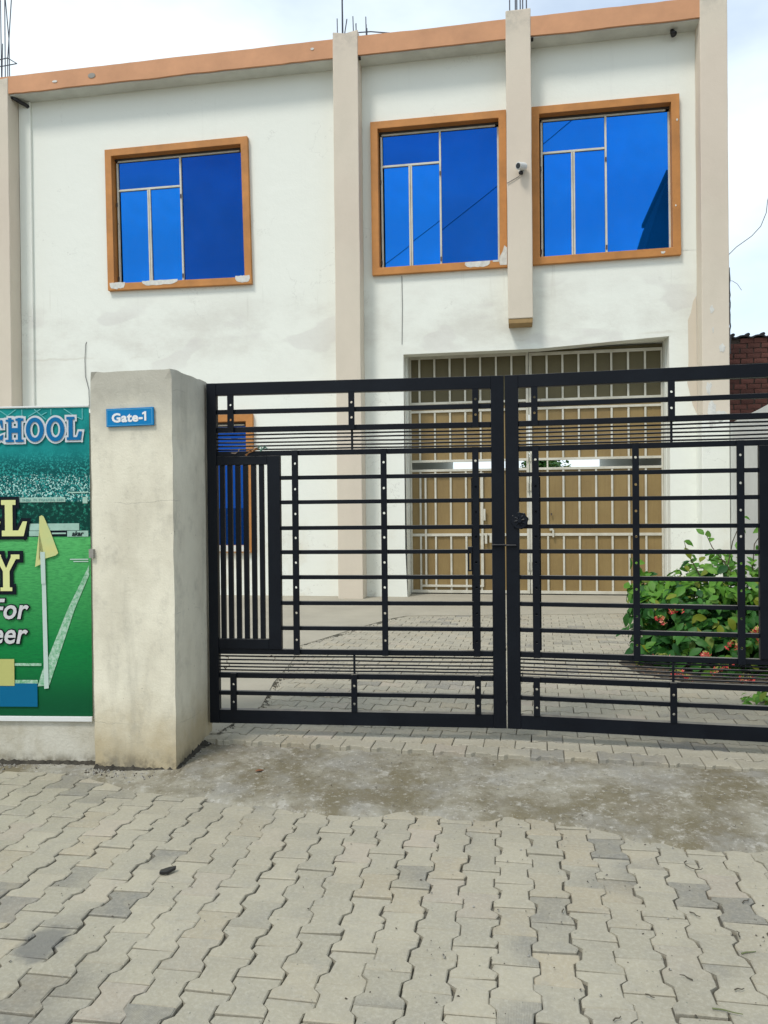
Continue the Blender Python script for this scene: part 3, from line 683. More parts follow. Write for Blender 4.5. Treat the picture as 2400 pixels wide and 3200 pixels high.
o = MB().tube([(0.012, .01, 0.02), (0, -.01, -.03), (-.02, -.01, -.3), (-.015, -.01, -.6), (.05, -.01, -.85), (.06, -.01, -1.2)], .0055, 5).build('wall_cable', M_cable); o.location = bl(-4.715, YW - .006, 4.66); o.rotation_euler = (0, 0, -A_B)
tag(o, 'dark cable coming out of the wall above the concrete pillar', 'cable')

# ------------------------------------------------------------------ barred steel gate of the school entrance (two leaves)
VB = [1.301, 1.564, 1.829, 2.092, 2.354, 2.623, 2.885]; VB2 = [3.475, 3.737, 4.0, 4.274, 4.534, 4.805, 5.076]
def entrance(x0, x1, bars, right, label):
    ox = x0 if not right else x1
    G = empty('entrance_gate', bl(ox, YW + 0.50, 0.0), -A_B); tag(G, label, 'gate', 'steel gate leaves of the school entrance')
    def bx(a, b, c, d, name='bar', y0=-0.028, y1=-0.002, m=M_cream, bev=0.003): return MB().box(a - ox, b - ox, y0, y1, c, d).build(name, m, G, bev)
    ztop = lambda x: 4.225 + 0.075 * (x - 1.1) / 4.27
    MB().prism([(x0 - ox, 0.13), (x1 - ox, 0.13), (x1 - ox, 2.272), (x0 - ox, 2.272)], 0.0, 0.004).build('sheet', M_tan, G)
    MB().prism([(x0 - ox, 2.396), (x1 - ox, 2.396), (x1 - ox, 3.35), (x0 - ox, 3.35)], 0.0, 0.004).build('sheet', M_tan, G)
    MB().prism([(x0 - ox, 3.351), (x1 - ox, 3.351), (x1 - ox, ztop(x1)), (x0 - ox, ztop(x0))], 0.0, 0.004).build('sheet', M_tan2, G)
    zt = ztop((x0 + x1) / 2) - (0.0 if not right else 0.05)
    rails = [(zt - .05, zt), (3.402, 3.442), (3.259, 3.299), (2.396, 2.437), (2.234, 2.275), (1.112, 1.158), (0.128, 0.178)]
    for a, b in rails: bx(x0, x1, a, b, 'rail', -0.034, -0.001)
    sx = (x1 - 0.045, x1) if not right else (x0, x0 + 0.045)
    segs = [(0.15, 4.25)]
    bx(sx[0], sx[1], 0.128, zt - .001, 'stile', -0.040, 0.006)
    sx = (x0, x0 + .03) if not right else (x1 - .03, x1); bx(sx[0], sx[1], 0.128, zt - .001, 'stile', -0.036, 0.006)
    for x in bars:
        for a, b in ((zt - .05, 3.442), (3.259, 2.437), (2.234, 1.31), (1.112, 0.178)):
            bx(x - .0165, x + .0165, b + .0005, a - .0005)
    if right:
        bx(3.463, 3.488, 2.2755, 2.3955)
        mb = MB(); mb.box(3.50 - ox, 3.56 - ox, -.06, -.03, 1.20, 1.26); mb.box(3.545 - ox, 3.575 - ox, -.065, -.035, 1.09, 1.215); mb.build('hasp', M_cream, G, .004)
        MB().box(3.52 - ox, 3.545 - ox, -.05, -.03, 1.46, 1.50).build('stain_knob', M_hinge, G)
    else:
        # wicket door in the left leaf
        bx(1.375, 1.408, 0.235, 2.2, 'wicket_stile', -0.045, -0.0055); bx(1.3, 2.36, 0.232, 0.268, 'wicket_rail', -0.047, -0.0065); bx(2.352, 2.388, 0.235, 2.2, 'wicket_stile', -0.044, -0.0055)
        bx(1.31, 2.4, 2.17, 2.205, 'wicket_rail', -0.047, -0.0065)
        mb = MB(); mb.box(2.41 - ox, 2.45 - ox, -.07, -.04, .98, 1.16); mb.box(2.49 - ox, 2.53 - ox, -.07, -.04, 1.0, 1.15); mb.box(2.39 - ox, 2.55 - ox, -.055, -.036, 1.13, 1.16); mb.build('hasp', M_cream, G, .004)
        mb = MB(); mb.box(2.39 - ox, 2.425 - ox, -.07, -.04, 1.38, 1.58); mb.build('bolt', M_cream, G, .004)
    for z in (3.95, 2.45, 1.95, 0.6):
        x = 3.145 if not right else 3.19; MB().tube([(x - ox, -.05, z - .07), (x - ox, -.05, z + .07)], .014, 8).build('hinge', M_cream, G)
    return G
entrance(1.125, 3.169, VB, False, 'left leaf of the cream barred tan steel entrance gate, with a wicket door')
entrance(3.179, 5.355, VB2, True, 'right leaf of the cream barred tan steel entrance gate, beside the bush')

# ------------------------------------------------------------------ side wall, brick house and wire on the right
S0 = Vector((5.345, 11.86, 0)); sdir = Vector((-math.sin(R(13.4)), -math.cos(R(13.4)), 0))
Wl = empty('side_wall', S0, -R(13.4)); tag(Wl, 'long white boundary wall running from the school corner toward the street', 'wall')
mb = MB(); n = 40
for i in range(n + 1):
    y = -7.2 * i / n; t = 2.86 + 0.012 * nz3(y * 1.5, 4)
    mb.v += [(0.0, y, -.1), (0.0, y, t), (0.2, y, t), (0.2, y, -.1)]
for i in range(n):
    a = i * 4; b = a + 4
    for p, q in ((0, 1), (1, 2), (2, 3)): mb.f.append((a + p, b + p, b + q, a + q)); mb.m.append(0)
mb.f += [(0, 1, 2, 3), (n * 4, n * 4 + 1, n * 4 + 2, n * 4 + 3)]; mb.m += [0, 0]
mb.build('wall_panel', M_side, Wl, fix=True)

BH = empty('brick_house', bl(6.0, 4.3, 0), -A_B); tag(BH, 'old red brick house with a dark sheet roof behind the right corner column', 'house')
MB().box(0.3, 6.0, 0.012, 5.0, -.1, 5.02).build('wall', M_mortar, BH)
r = random.Random(21)
bms = []
for v in range(5):
    mb = MB(); rr = random.Random(v); mb.box(-.126, .126, 0, .10, -.045, .045); mb.v = [(x + rr.uniform(-.006, .006), y + rr.uniform(-.004, .004) * (y < .05), z + rr.uniform(-.005, .005)) for x, y, z in mb.v]
    bms.append(mb.mesh('brick', M_brick))
rows = 22
for j in range(rows):
    z = 5.02 - 0.052 - j * 0.104
    for i in range(10):
        x = 0.85 + i * 0.266 + (j % 2) * 0.133
        if r.random() < 0.06: continue
        o = link('brick', r.choice(bms), BH); o.location = (x, r.uniform(-.012, .004), z); o.scale = (r.uniform(.9, 1.02), 1, 1); o.rotation_euler = (0, R(r.uniform(-1, 1)), 0)
mb = MB()
for i in range(120):
    x0 = 0.2 + i * 0.05; z = 5.06 + 0.022 * math.sin(x0 * 6.283 / 0.30) + .012 * (math.sin(x0 * 43) > .6)
    mb.v += [(x0, -.06, z), (x0, 5.2, z + .5), (x0, -.06, z - .03), (x0, 5.2, z + .47)]
for i in range(119):
    a = i * 4; b = a + 4; mb.f += [(a, b, b + 1, a + 1), (a + 2, a + 3, b + 3, b + 2), (a, a + 2, b + 2, b)]; mb.m += [0, 0, 0]
mb.build('roof', M_roof, BH)
for i in range(9): MB().tube([(0.5 + i * 0.29, -.065, 5.085), (0.5 + i * 0.29, 0.1, 5.10)], .035, 7).build('roof_bolt', M_roof, BH)
o = MB().tube([(0, 0, 0), (.12, .02, .12), (.35, .03, .28), (.48, .03, .42), (.56, .03, .62), (.58, .03, .80), (.62, .03, .95), (.78, .03, 1.25), (1.1, .03, 1.5)], .006, 5).build('loose_wire', M_cable)
o.location = bl(6.19, .05, 5.45); o.rotation_euler = (0, 0, -A_B); tag(o, 'thin loose wire curling up from the right corner column against the sky', 'wire')
o = MB().tube([(0, 0, 0), (.06, .0, -.01), (.13, .0, -.06), (.19, 0, -.16)], .004, 5).build('loose_wire', M_cable)
o.location = bl(6.19, .05, 5.06); o.rotation_euler = (0, 0, -A_B); tag(o, 'short pale wire end drooping from the right corner column', 'wire')
mb = MB(); r = random.Random(31); z = 5.25
pts = []
while z > 3.9: pts.append((.003 + r.uniform(-.004, .010), .02, z)); z -= .06
mb.tube(pts, .011, 6); o = mb.build('wall_cable', M_black); o.location = bl(6.195, 0.0, 0); o.rotation_euler = (0, 0, -A_B); tag(o, 'rough black cable fixed along the edge of the right corner column', 'cable')

# ------------------------------------------------------------------ front pillar, boundary wall, banner, sign
AP = 0.1832; PX = Vector((math.cos(AP), -math.sin(AP))); PY = Vector((math.sin(AP), math.cos(AP)))
PF = Vector((-1.2935, 4.7138))                      # front right foot of the pillar
def plastered(parent_loc, wdt, dep, h, seed, rz):
    mb = MB(); r = random.Random(seed); nx, ny, nzv = 12, 12, 44
    bm = bmesh.new(); bmesh.ops.create_grid
    def face(f, na, nb):
        n = len(mb.v)
        for i in range(na + 1):
            for j in range(nb + 1): mb.v.append(f(i / na, j / nb))
        for i in range(na):
            for j in range(nb):
                a = n + i * (nb + 1) + j; mb.f.append((a, a + nb + 1, a + nb + 2, a + 1)); mb.m.append(0)
    z0 = -.1
    face(lambda u, v: (-wdt + wdt * u, 0, z0 + (h - z0) * v), nx, nzv)
    face(lambda u, v: (0, dep * u, z0 + (h - z0) * v), ny, nzv)
    face(lambda u, v: (-wdt * u, dep, z0 + (h - z0) * v), nx, nzv)
    face(lambda u, v: (-wdt, dep - dep * u, z0 + (h - z0) * v), ny, nzv)
    face(lambda u, v: (-wdt + wdt * u, dep * v, h), nx, ny)
    bm.free()
    o = []
    for x, y, z in mb.v:
        ed = 1.0 if (abs(x) < 1e-6 or abs(x + wdt) < 1e-6) and (abs(y) < 1e-6 or abs(y - dep) < 1e-6) else 0.35
        d = 0.0045 * ed; s = 0.004 * nz3(x * 2, y * 2, z * 1.6 + seed)
        x2 = x + d * nz3(x * 9 + seed, y * 9, z * 7) + s; y2 = y + d * nz3(x * 9, y * 9 + seed, z * 7 + 4) + s
        z2 = z + (0.010 * nz3(x * 6, y * 6, seed) + .006 * nz3(x * 25, y * 25, seed) if z > h - .001 else 0)
        if z > h - .02 and ed == 1.0: x2 -= math.copysign(.010, x + wdt / 2); y2 += math.copysign(-.010, y - dep / 2); 
        o.append((x2, y2, z2))
    mb.v = o
    ob = mb.build('gate_pillar', M_pillar, None, 0, smooth=False, fix=True)
    ob.location = parent_loc; ob.rotation_euler = (0, 0, rz); return ob
p = plastered((PF.x, PF.y, 0), 0.545, 0.555, 2.49, 3, -AP); tag(p, 'square weathered concrete gate pillar carrying a blue sign', 'pillar')
# sign plate
S = empty('gate_sign', (*(PF + PX * -0.431 - PY * 0.006), 2.250), -AP); tag(S, 'small blue plate reading Gate-1 on the concrete pillar', 'sign')
M_sign = mat('blue_sign_enamel', (0.001, 0.205, 0.50), 0.45, 0.10, 8, spec=0.2); M_ink = mat('white_ink', (0.80, 0.80, 0.80), 0.5); M_edge = mat('pale_blue_ink', (0.13, 0.43, 0.66), 0.5)
def SX(X): return (X - 114) / 1286 * 0.316
def SZ(Y_): return -(Y_ - 245) / 434 * 0.107
MB().box(0, 0.316, -0.012, 0.0, -0.106, 0.006).build('plate', M_sign, S, 0.002).rotation_euler = (0, R(-0.6), 0)
mb = MB()
for a, b, c, d in ((.006, .308, -.0035, -.0012), (.006, .308, -.1005, -.0985), (.305, .3075, -.0985, -.0035), (.006, .008, -.0985, -.0035)): mb.box(a, b, -.0128, -.0121, c, d)
mb.build('border', M_edge, S).rotation_euler = (0, R(-0.6), 0)
def text_mesh(name, body, size, m, parent, bold=0.0, shear=0.0, spacing=1.0, loc=(0, 0, 0), align='LEFT', rot=0.0, ext=0.0005, wscale=1.0):
    cu_ = bpy.data.curves.new(name, 'FONT'); cu_.body = body; cu_.size = size; cu_.offset = bold; cu_.shear = shear; cu_.space_character = spacing; cu_.align_x = align; cu_.extrude = ext; cu_.resolution_u = 3
    ob = bpy.data.objects.new(name, cu_); COL.objects.link(ob)
    me = bpy.data.meshes.new_from_object(ob.evaluated_get(bpy.context.evaluated_depsgraph_get())); bpy.data.objects.remove(ob)
    me.materials.clear(); me.materials.append(m)
    o = link(name, me, parent); o.location = loc; o.rotation_euler = (R(90), 0, 0); o.scale = (wscale, 1, 1)
    if rot: o.rotation_euler = (R(90), R(rot), 0)
    return o
text_mesh('lettering', 'Gate-', 0.0755, M_ink, S, 0.0030, 0, 1.07, (SX(270), -0.0135, -0.078), rot=-0.9, wscale=1.13)
one = [(SX(a), SZ(b)) for a, b in ((1098, 352), (1150, 322), (1175, 312), (1212, 312), (1212, 538), (1204, 546), (1166, 546), (1158, 538), (1158, 376), (1108, 392))]
MB().prism(one, -0.0140, -0.0130).build('lettering', M_ink, S)

# boundary wall and banner
AB = R(3.5); BO = Vector((-1.897, 4.9018))
Wb = empty('boundary_wall', (BO.x, BO.y, 0), -AB); tag(Wb, 'low plastered boundary wall behind the green banner, left of the pillar', 'wall')
mb = MB(); mb.box(-4.2, 0.06, 0.0, 0.22, -.1, 2.25); mb.build('wall_panel', M_foot, Wb, 0.01)
Bn = empty('banner', (BO.x, BO.y - 0.004, 0), -AB); tag(Bn, 'printed green football ground banner with SCHOOL lettering on the boundary wall', 'banner')
def ax(X_): return (X_ * 0.2487 - 281) * 0.00205
def az(Y_): return 2.287 - (1250 + Y_ * 0.2487 - 1272) * 0.002046
def bx_(X_): return (X_ * 0.3165 - 281) * 0.00205
def bz_(Y_): return 2.287 - (1700 + Y_ * 0.3165 - 1272) * 0.002046
M_print, k = newmat('banner_print', 0.6); k.p.inputs['Specular IOR Level'].default_value = 0.15
X, Y, Z = k.xyz()
teal = k.mix(k.rng(k.noise(6, 4), 0.3, 0.7), (0.004, 0.20, 0.20), (0.012, 0.30, 0.29))
vo = N(k.t, 'ShaderNodeTexVoronoi'); vo.inputs['Scale'].default_value = 130; k.link(k.obj, vo.inputs['Vector'])
vs_ = k.xyz(vo.outputs['Color'])
crowd = k.mix(k.rng(vs_[0], 0.5, 1.0), (0.002, 0.085, 0.085), (0.03, 0.33, 0.30))
crowd = k.mix(k.rng(k.mul(vs_[1], k.rng(Z, 2.0, 1.80)), 0.70, 0.84), crowd, (0.42, 0.70, 0.64))
c = k.mix(k.rng(Z, az(900), az(560)), crowd, teal)
stand = k.mix(k.rng(k.noise(40, 5, 0.7), 0.5, 0.72), (0.001, 0.045, 0.035), (0.03, 0.30, 0.20))
c = k.mix(k.rng(Z, az(1260), az(1280)), c, stand)
turf = k.mix(k.rng(Z, az(1720), bz_(1000), 0, 1, False), (0.11, 0.50, 0.15), (0.006, 0.215, 0.050))
turf = k.mix(k.rng(Z, bz_(1000), bz_(1650)), turf, (0.002, 0.080, 0.028))
turf = k.mix(k.mul(k.rng(k.noise(22, 7, 0.7, (1, 1, 5)), 0.35, 0.75), 0.55), turf, (0.003, 0.10, 0.035))
c = k.mix(k.rng(Z, az(1705), az(1720)), c, turf)
k.color(c); k.bump(k.noise(2.2, 3, 0.5, (0.6, 1, 1)), 0.25, 0.02)
mb = MB(); n = 30
for i in range(n + 1):
    for j in range(21):
        x = -3.2 + 3.226 * i / n; z = 0.313 + (2.285 - 0.313) * j / 20; mb.v.append((x, -0.004 - .0012 * nz3(x * 3, z * 2), z))
for i in range(n):
    for j in range(20):
        a = i * 21 + j; mb.f.append((a, a + 21, a + 22, a + 1)); mb.m.append(0)
mb.build('printed_sheet', M_print, Bn, smooth=True)
M_trim = mat('banner_trim', (0.72, 0.73, 0.72), 0.5)
MB().box(-3.2, 0.026, -0.016, -0.0005, 0.281, 0.312).build('frame_strip', M_trim, Bn, 0.002)
MB().box(-3.2, 0.026, -0.012, -0.0005, 2.286, 2.297).build('frame_strip', M_trim, Bn, 0.002)
LY = [-0.0075 - 0.0022 * i for i in range(8)]
def flat(name, polys, m, layer, conv=lambda X_, Y_: (ax(X_), az(Y_))):
    mb = MB()
    for q in polys: mb.prism([conv(*p_) for p_ in q], LY[layer], LY[layer] + 0.0008)
    return mb.build(name, m, Bn)
Bc = lambda X_, Y_: (bx_(X_), bz_(Y_))
def pm_(n_, c_, r_=0.6): return mat(n_, c_, r_, spec=0.12)
M_lblue = pm_('letter_blue', (0.006, 0.15, 0.36)); M_lgrey = pm_('letter_grey', (0.62, 0.65, 0.68)); M_lyel = pm_('letter_yellow', (0.70, 0.72, 0.32)); M_lblk = pm_('letter_black', (0.006, 0.010, 0.016)); M_lsilver = mat('letter_silver', (0.60, 0.60, 0.60), 0.5)
M_net = pm_('net_line', (0.16, 0.52, 0.52)); M_board = mat('board_print', (0.40, 0.62, 0.52), 0.5, 0.25, 12); M_line = mat('pitch_line_print', (0.50, 0.66, 0.55), 0.6, 0, 60, col2=(0.10, 0.36, 0.16)); M_pole = pm_('pole_print', (0.50, 0.62, 0.56)); M_flag = mat('flag_print', (0.66, 0.60, 0.22), 0.5, 0, 5, col2=(0.52, 0.60, 0.26))
M_blue2 = pm_('block_blue', (0.0025, 0.125, 0.26)); M_yel2 = pm_('block_yellow', (0.48, 0.48, 0.17))
def off(poly, d):
    """grow a convex polygon by d (mitred)"""
    a = sum(poly[i][0] * poly[(i + 1) % len(poly)][1] - poly[(i + 1) % len(poly)][0] * poly[i][1] for i in range(len(poly)))
    p = poly if a > 0 else poly[::-1]; n = len(p); res = []
    for i in range(n):
        x0, y0 = p[i - 1]; x1, y1 = p[i]; x2, y2 = p[(i + 1) % n]
        e1 = Vector((x1 - x0, y1 - y0)).normalized(); e2 = Vector((x2 - x1, y2 - y1)).normalized()
        n1 = Vector((e1.y, -e1.x)); n2 = Vector((e2.y, -e2.x)); m = n1 + n2
        m = m / max(0.35, m.length_squared) * 2 if m.length > 1e-6 else n1
        q = m * d
        if q.length > 1.5 * d: q = q.normalized() * 1.5 * d
        res.append((x1 + q.x, y1 + q.y))
    return res
def rect(a, b, c, d): return [(a, b), (c, b), (c, d), (a, d)]
def ringpoly(cx, cy, rx, ry, hx, hy, a0=0, a1=360, n=36):
    res = []
    for i in range(n):
        t0 = R(a0 + (a1 - a0) * i / n); t1 = R(a0 + (a1 - a0) * (i + 1) / n)
        res.append([(cx + rx * math.cos(t0), cy + ry * math.sin(t0)), (cx + rx * math.cos(t1), cy + ry * math.sin(t1)), (cx + hx * math.cos(t1), cy + hy * math.sin(t1)), (cx + hx * math.cos(t0), cy + hy * math.sin(t0))])
    return res
def letter(name, strokes, rings, fill, line, d, conv):
    """strokes: convex polygons; rings: ellipse rings (cx, cy, rx, ry, hx, hy, a0, a1)"""
    o = [off(s, d) for s in strokes]; f = list(strokes)
    for q in rings:
        cx, cy, rx, ry, hx, hy, a0, a1 = q; o += ringpoly(cx, cy, rx + d, ry + d, max(1, hx - d), max(1, hy - d), a0, a1); f += ringpoly(*q)
    # overlapping strokes share one outline layer, kept apart by a hair so that no faces coincide
    for nm, polys, m, base in (('outline', o, line, 2), ('letter', f, fill, 4)):
        mb = MB()
        for i, q in enumerate(polys):
            e = 0.00006 * (i % 9); mb.prism([conv(*p_) for p_ in q], LY[base] - e, LY[base] + .0008 - e)
        ob = mb.build('letter_outline' if nm == 'outline' else 'letter', m, Bn)
Ac = lambda X_, Y_: (ax(X_), az(Y_))
letter('h', [rect(150, 215, 192, 520), rect(272, 215, 316, 520), rect(118, 235, 222, 262), rect(244, 222, 348, 252), rect(112, 488, 220, 518), rect(240, 488, 348, 518), rect(185, 342, 280, 402)], [], M_lblue, M_lgrey, 26, Ac)
letter('o', [], [(493, 367, 116, 152, 62, 100, 0, 360)], M_lblue, M_lgrey, 26, Ac)
letter('o', [], [(757, 367, 116, 152, 62, 100, 0, 360)], M_lblue, M_lgrey, 26, Ac)
letter('l', [rect(926, 215, 980, 502), rect(900, 213, 1004, 245), rect(903, 468, 1080, 503), [(1030, 480), (1058, 396), (1098, 396), (1080, 503)]], [], M_lblue, M_lgrey, 26, Ac)
letter('c', [[(44, 240), (76, 240), (80, 340), (60, 340)], [(40, 440), (86, 420), (70, 500), (40, 480)]], [(-20, 372, 100, 150, 52, 98, 40, 320)], M_lblue, M_lgrey, 26, Ac)
for dx in (0, -345):
    letter('l', [rect(92 + dx, 1245, 190 + dx, 1700), rect(45 + dx, 1245, 232 + dx, 1306), rect(50 + dx, 1628, 332 + dx, 1700), [(262 + dx, 1632), (322 + dx, 1515), (378 + dx, 1515), (332 + dx, 1700)]], [], M_lyel, M_lblk, 42, Ac)
letter('y', [rect(45, 225, 112, 450), rect(18, 420, 138, 456), [(128, 118), (190, 118), (112, 260), (70, 250)], [(28, 118), (-34, 118), (45, 260), (86, 250)], rect(128, 95, 215, 140), rect(-60, 95, 27, 140)], [], M_lyel, M_lblk, 36, Bc)
# slanted silver words
for body, X_, Y_ in (('For', 275, 728), ('eer', 262, 972)):
    t1 = text_mesh('letter_outline', body, 0.182, M_lblk, Bn, 0.0100, 0.22, 1.02, (bx_(X_), LY[2], bz_(Y_)), 'RIGHT', 0, .0004, 0.92)
    t2 = text_mesh('letter', body, 0.182, M_lsilver, Bn, 0.0032, 0.22, 1.02, (bx_(X_), LY[4], bz_(Y_)), 'RIGHT', 0, .0004, 0.92)
def bar(p, q, w_):
    a = Vector((q[0] - p[0], q[1] - p[1])).normalized(); nn = Vector((-a.y, a.x)) * w_ / 2
    return [(p[0] + nn.x, p[1] + nn.y), (q[0] + nn.x, q[1] + nn.y), (q[0] - nn.x, q[1] - nn.y), (p[0] - nn.x, p[1] - nn.y)]
for a, b in (((20, 110), (130, 185)), ((240, 110), (130, 185)), ((320, 110), (320, 190)), ((400, 200), (560, 110)), ((480, 110), (630, 240)), ((695, 110), (695, 185)), ((860, 110), (980, 190)), ((980, 190), (1090, 245)), ((1097, 110), (1097, 245)), ((560, 190), (640, 150))): flat('net_line_print', [bar(a, b, 10)], M_net, 0)
flat('board_print', [rect(270, 1216, 866, 1276), rect(400, 1545, 1040, 1632), rect(395, 1638, 662, 1702), rect(885, 1638, 1155, 1712), rect(1088, 1216, 1150, 1296), rect(900, 1150, 1150, 1166)], M_board, 0)
flat('board_stripe', [rect(660, 1636, 886, 1702)], M_lblk, 0); flat('board_stripe', [rect(690, 1660, 870, 1678)], M_board, 1)
text_mesh('board_lettering', 'akar', 0.042, M_lblk, Bn, 0.0012, 0.25, 1.0, (ax(945), LY[1], az(1700)), 'LEFT', 0, .0003)
mb = MB(); r = random.Random(2)
x = 315
while x < 840:
    wv = r.choice((14, 18, 22)); 
    if r.random() < 0.82: mb.prism([Ac(*q) for q in rect(x, 1232, x + wv * .35, 1262)], LY[1], LY[1] + .0005); mb.prism([Ac(*q) for q in rect(x, r.choice((1232, 1245, 1256)), x + wv * .8, r.choice((1240, 1252, 1264)))], LY[1] - .0001, LY[1] + .0004)
    x += wv + 4
mb.build('board_lettering', mat('faint_print', (0.16, 0.36, 0.32), 0.5), Bn)
flat('corner_flag_print', [[(535, 1455), (565, 1440), (592, 1458), (680, 1660), (530, 1640)], [(530, 1640), (680, 1660), (772, 1915), (740, 1945), (600, 1985), (520, 2000)], [(530, 1640), (600, 1985), (548, 2055), (472, 2088)]], M_flag, 3)
flat('corner_pole_print', [[(542, 1900), (602, 1900), (606, 2300), (552, 2300)]], M_pole, 4); flat('corner_pole_print', [[(432, 100), (472, 100), (492, 1418), (446, 1424)]], M_pole, 2, Bc)
flat('pitch_line_print', [[(912, 205), (912, 300), (760, 640), (690, 640)], [(690, 640), (760, 640), (590, 1120), (490, 1110)], [(490, 1110), (590, 1120), (495, 1390), (375, 1402), (425, 1250)]], M_line, 0, Bc)
flat('pitch_line_print', [rect(0, 1172, 420, 1198), rect(145, 1338, 380, 1372)], M_line, 1, Bc)
flat('goal_print', [rect(720, 142, 905, 152), rect(755, 164, 905, 173)], M_pole, 0, Bc)
flat('colour_block', [rect(-900, 1130, 146, 1395)], M_yel2, 3, Bc); flat('colour_block', [rect(-900, 1372, 376, 1602)], M_blue2, 2, Bc)
# broken clip on the pillar edge
MB().box(-.03, 0.0, -0.02, 0.0, 0.0, 0.055).build('wall_clip', M_concrete_dark, p).location = (-.528, -.002, 1.33)

# ------------------------------------------------------------------ the black street gate, two leaves
def plate_holes(x0, x1, z0, z1, holes, y0, y1, hr=0.0085):
    """flat bar with drilled holes"""
    mb = MB(); cx = (x0 + x1) / 2; cuts = []; hs = sorted(h for h in holes if z0 + .02 < h < z1 - .02); lo = z0
    for i, h in enumerate(hs):
        a, b = h - .018, h + .018
        if a > lo: mb.box(x0, x1, y0, y1, lo, a)
        outer = [(x1, h), (x1, b), (cx, b), (x0, b), (x0, h), (x0, a), (cx, a), (x1, a)]
        inn = [(cx + hr * math.cos(R(45 * q)), h + hr * math.sin(R(45 * q))) for q in range(8)]
        for q in range(8):
            w_ = (q + 1) % 8; O, P, I, J = outer[q], outer[w_], inn[w_], inn[q]
            mb.quad((O[0], y0, O[1]), (P[0], y0, P[1]), (I[0], y0, I[1]), (J[0], y0, J[1])); mb.quad((O[0], y1, O[1]), (J[0], y1, J[1]), (I[0], y1, I[1]), (P[0], y1, P[1]))
            mb.quad((J[0], y0, J[1]), (I[0], y0, I[1]), (I[0], y1, I[1]), (J[0], y1, J[1]))
        mb.quad((x0, y0, a), (x0, y0, b), (x0, y1, b), (x0, y1, a)); mb.quad((x1, y0, a), (x1, y1, a), (x1, y1, b), (x1, y0, b))
        lo = b
    if lo < z1: mb.box(x0, x1, y0, y1, lo, z1)
    return mb
GW = 1.985
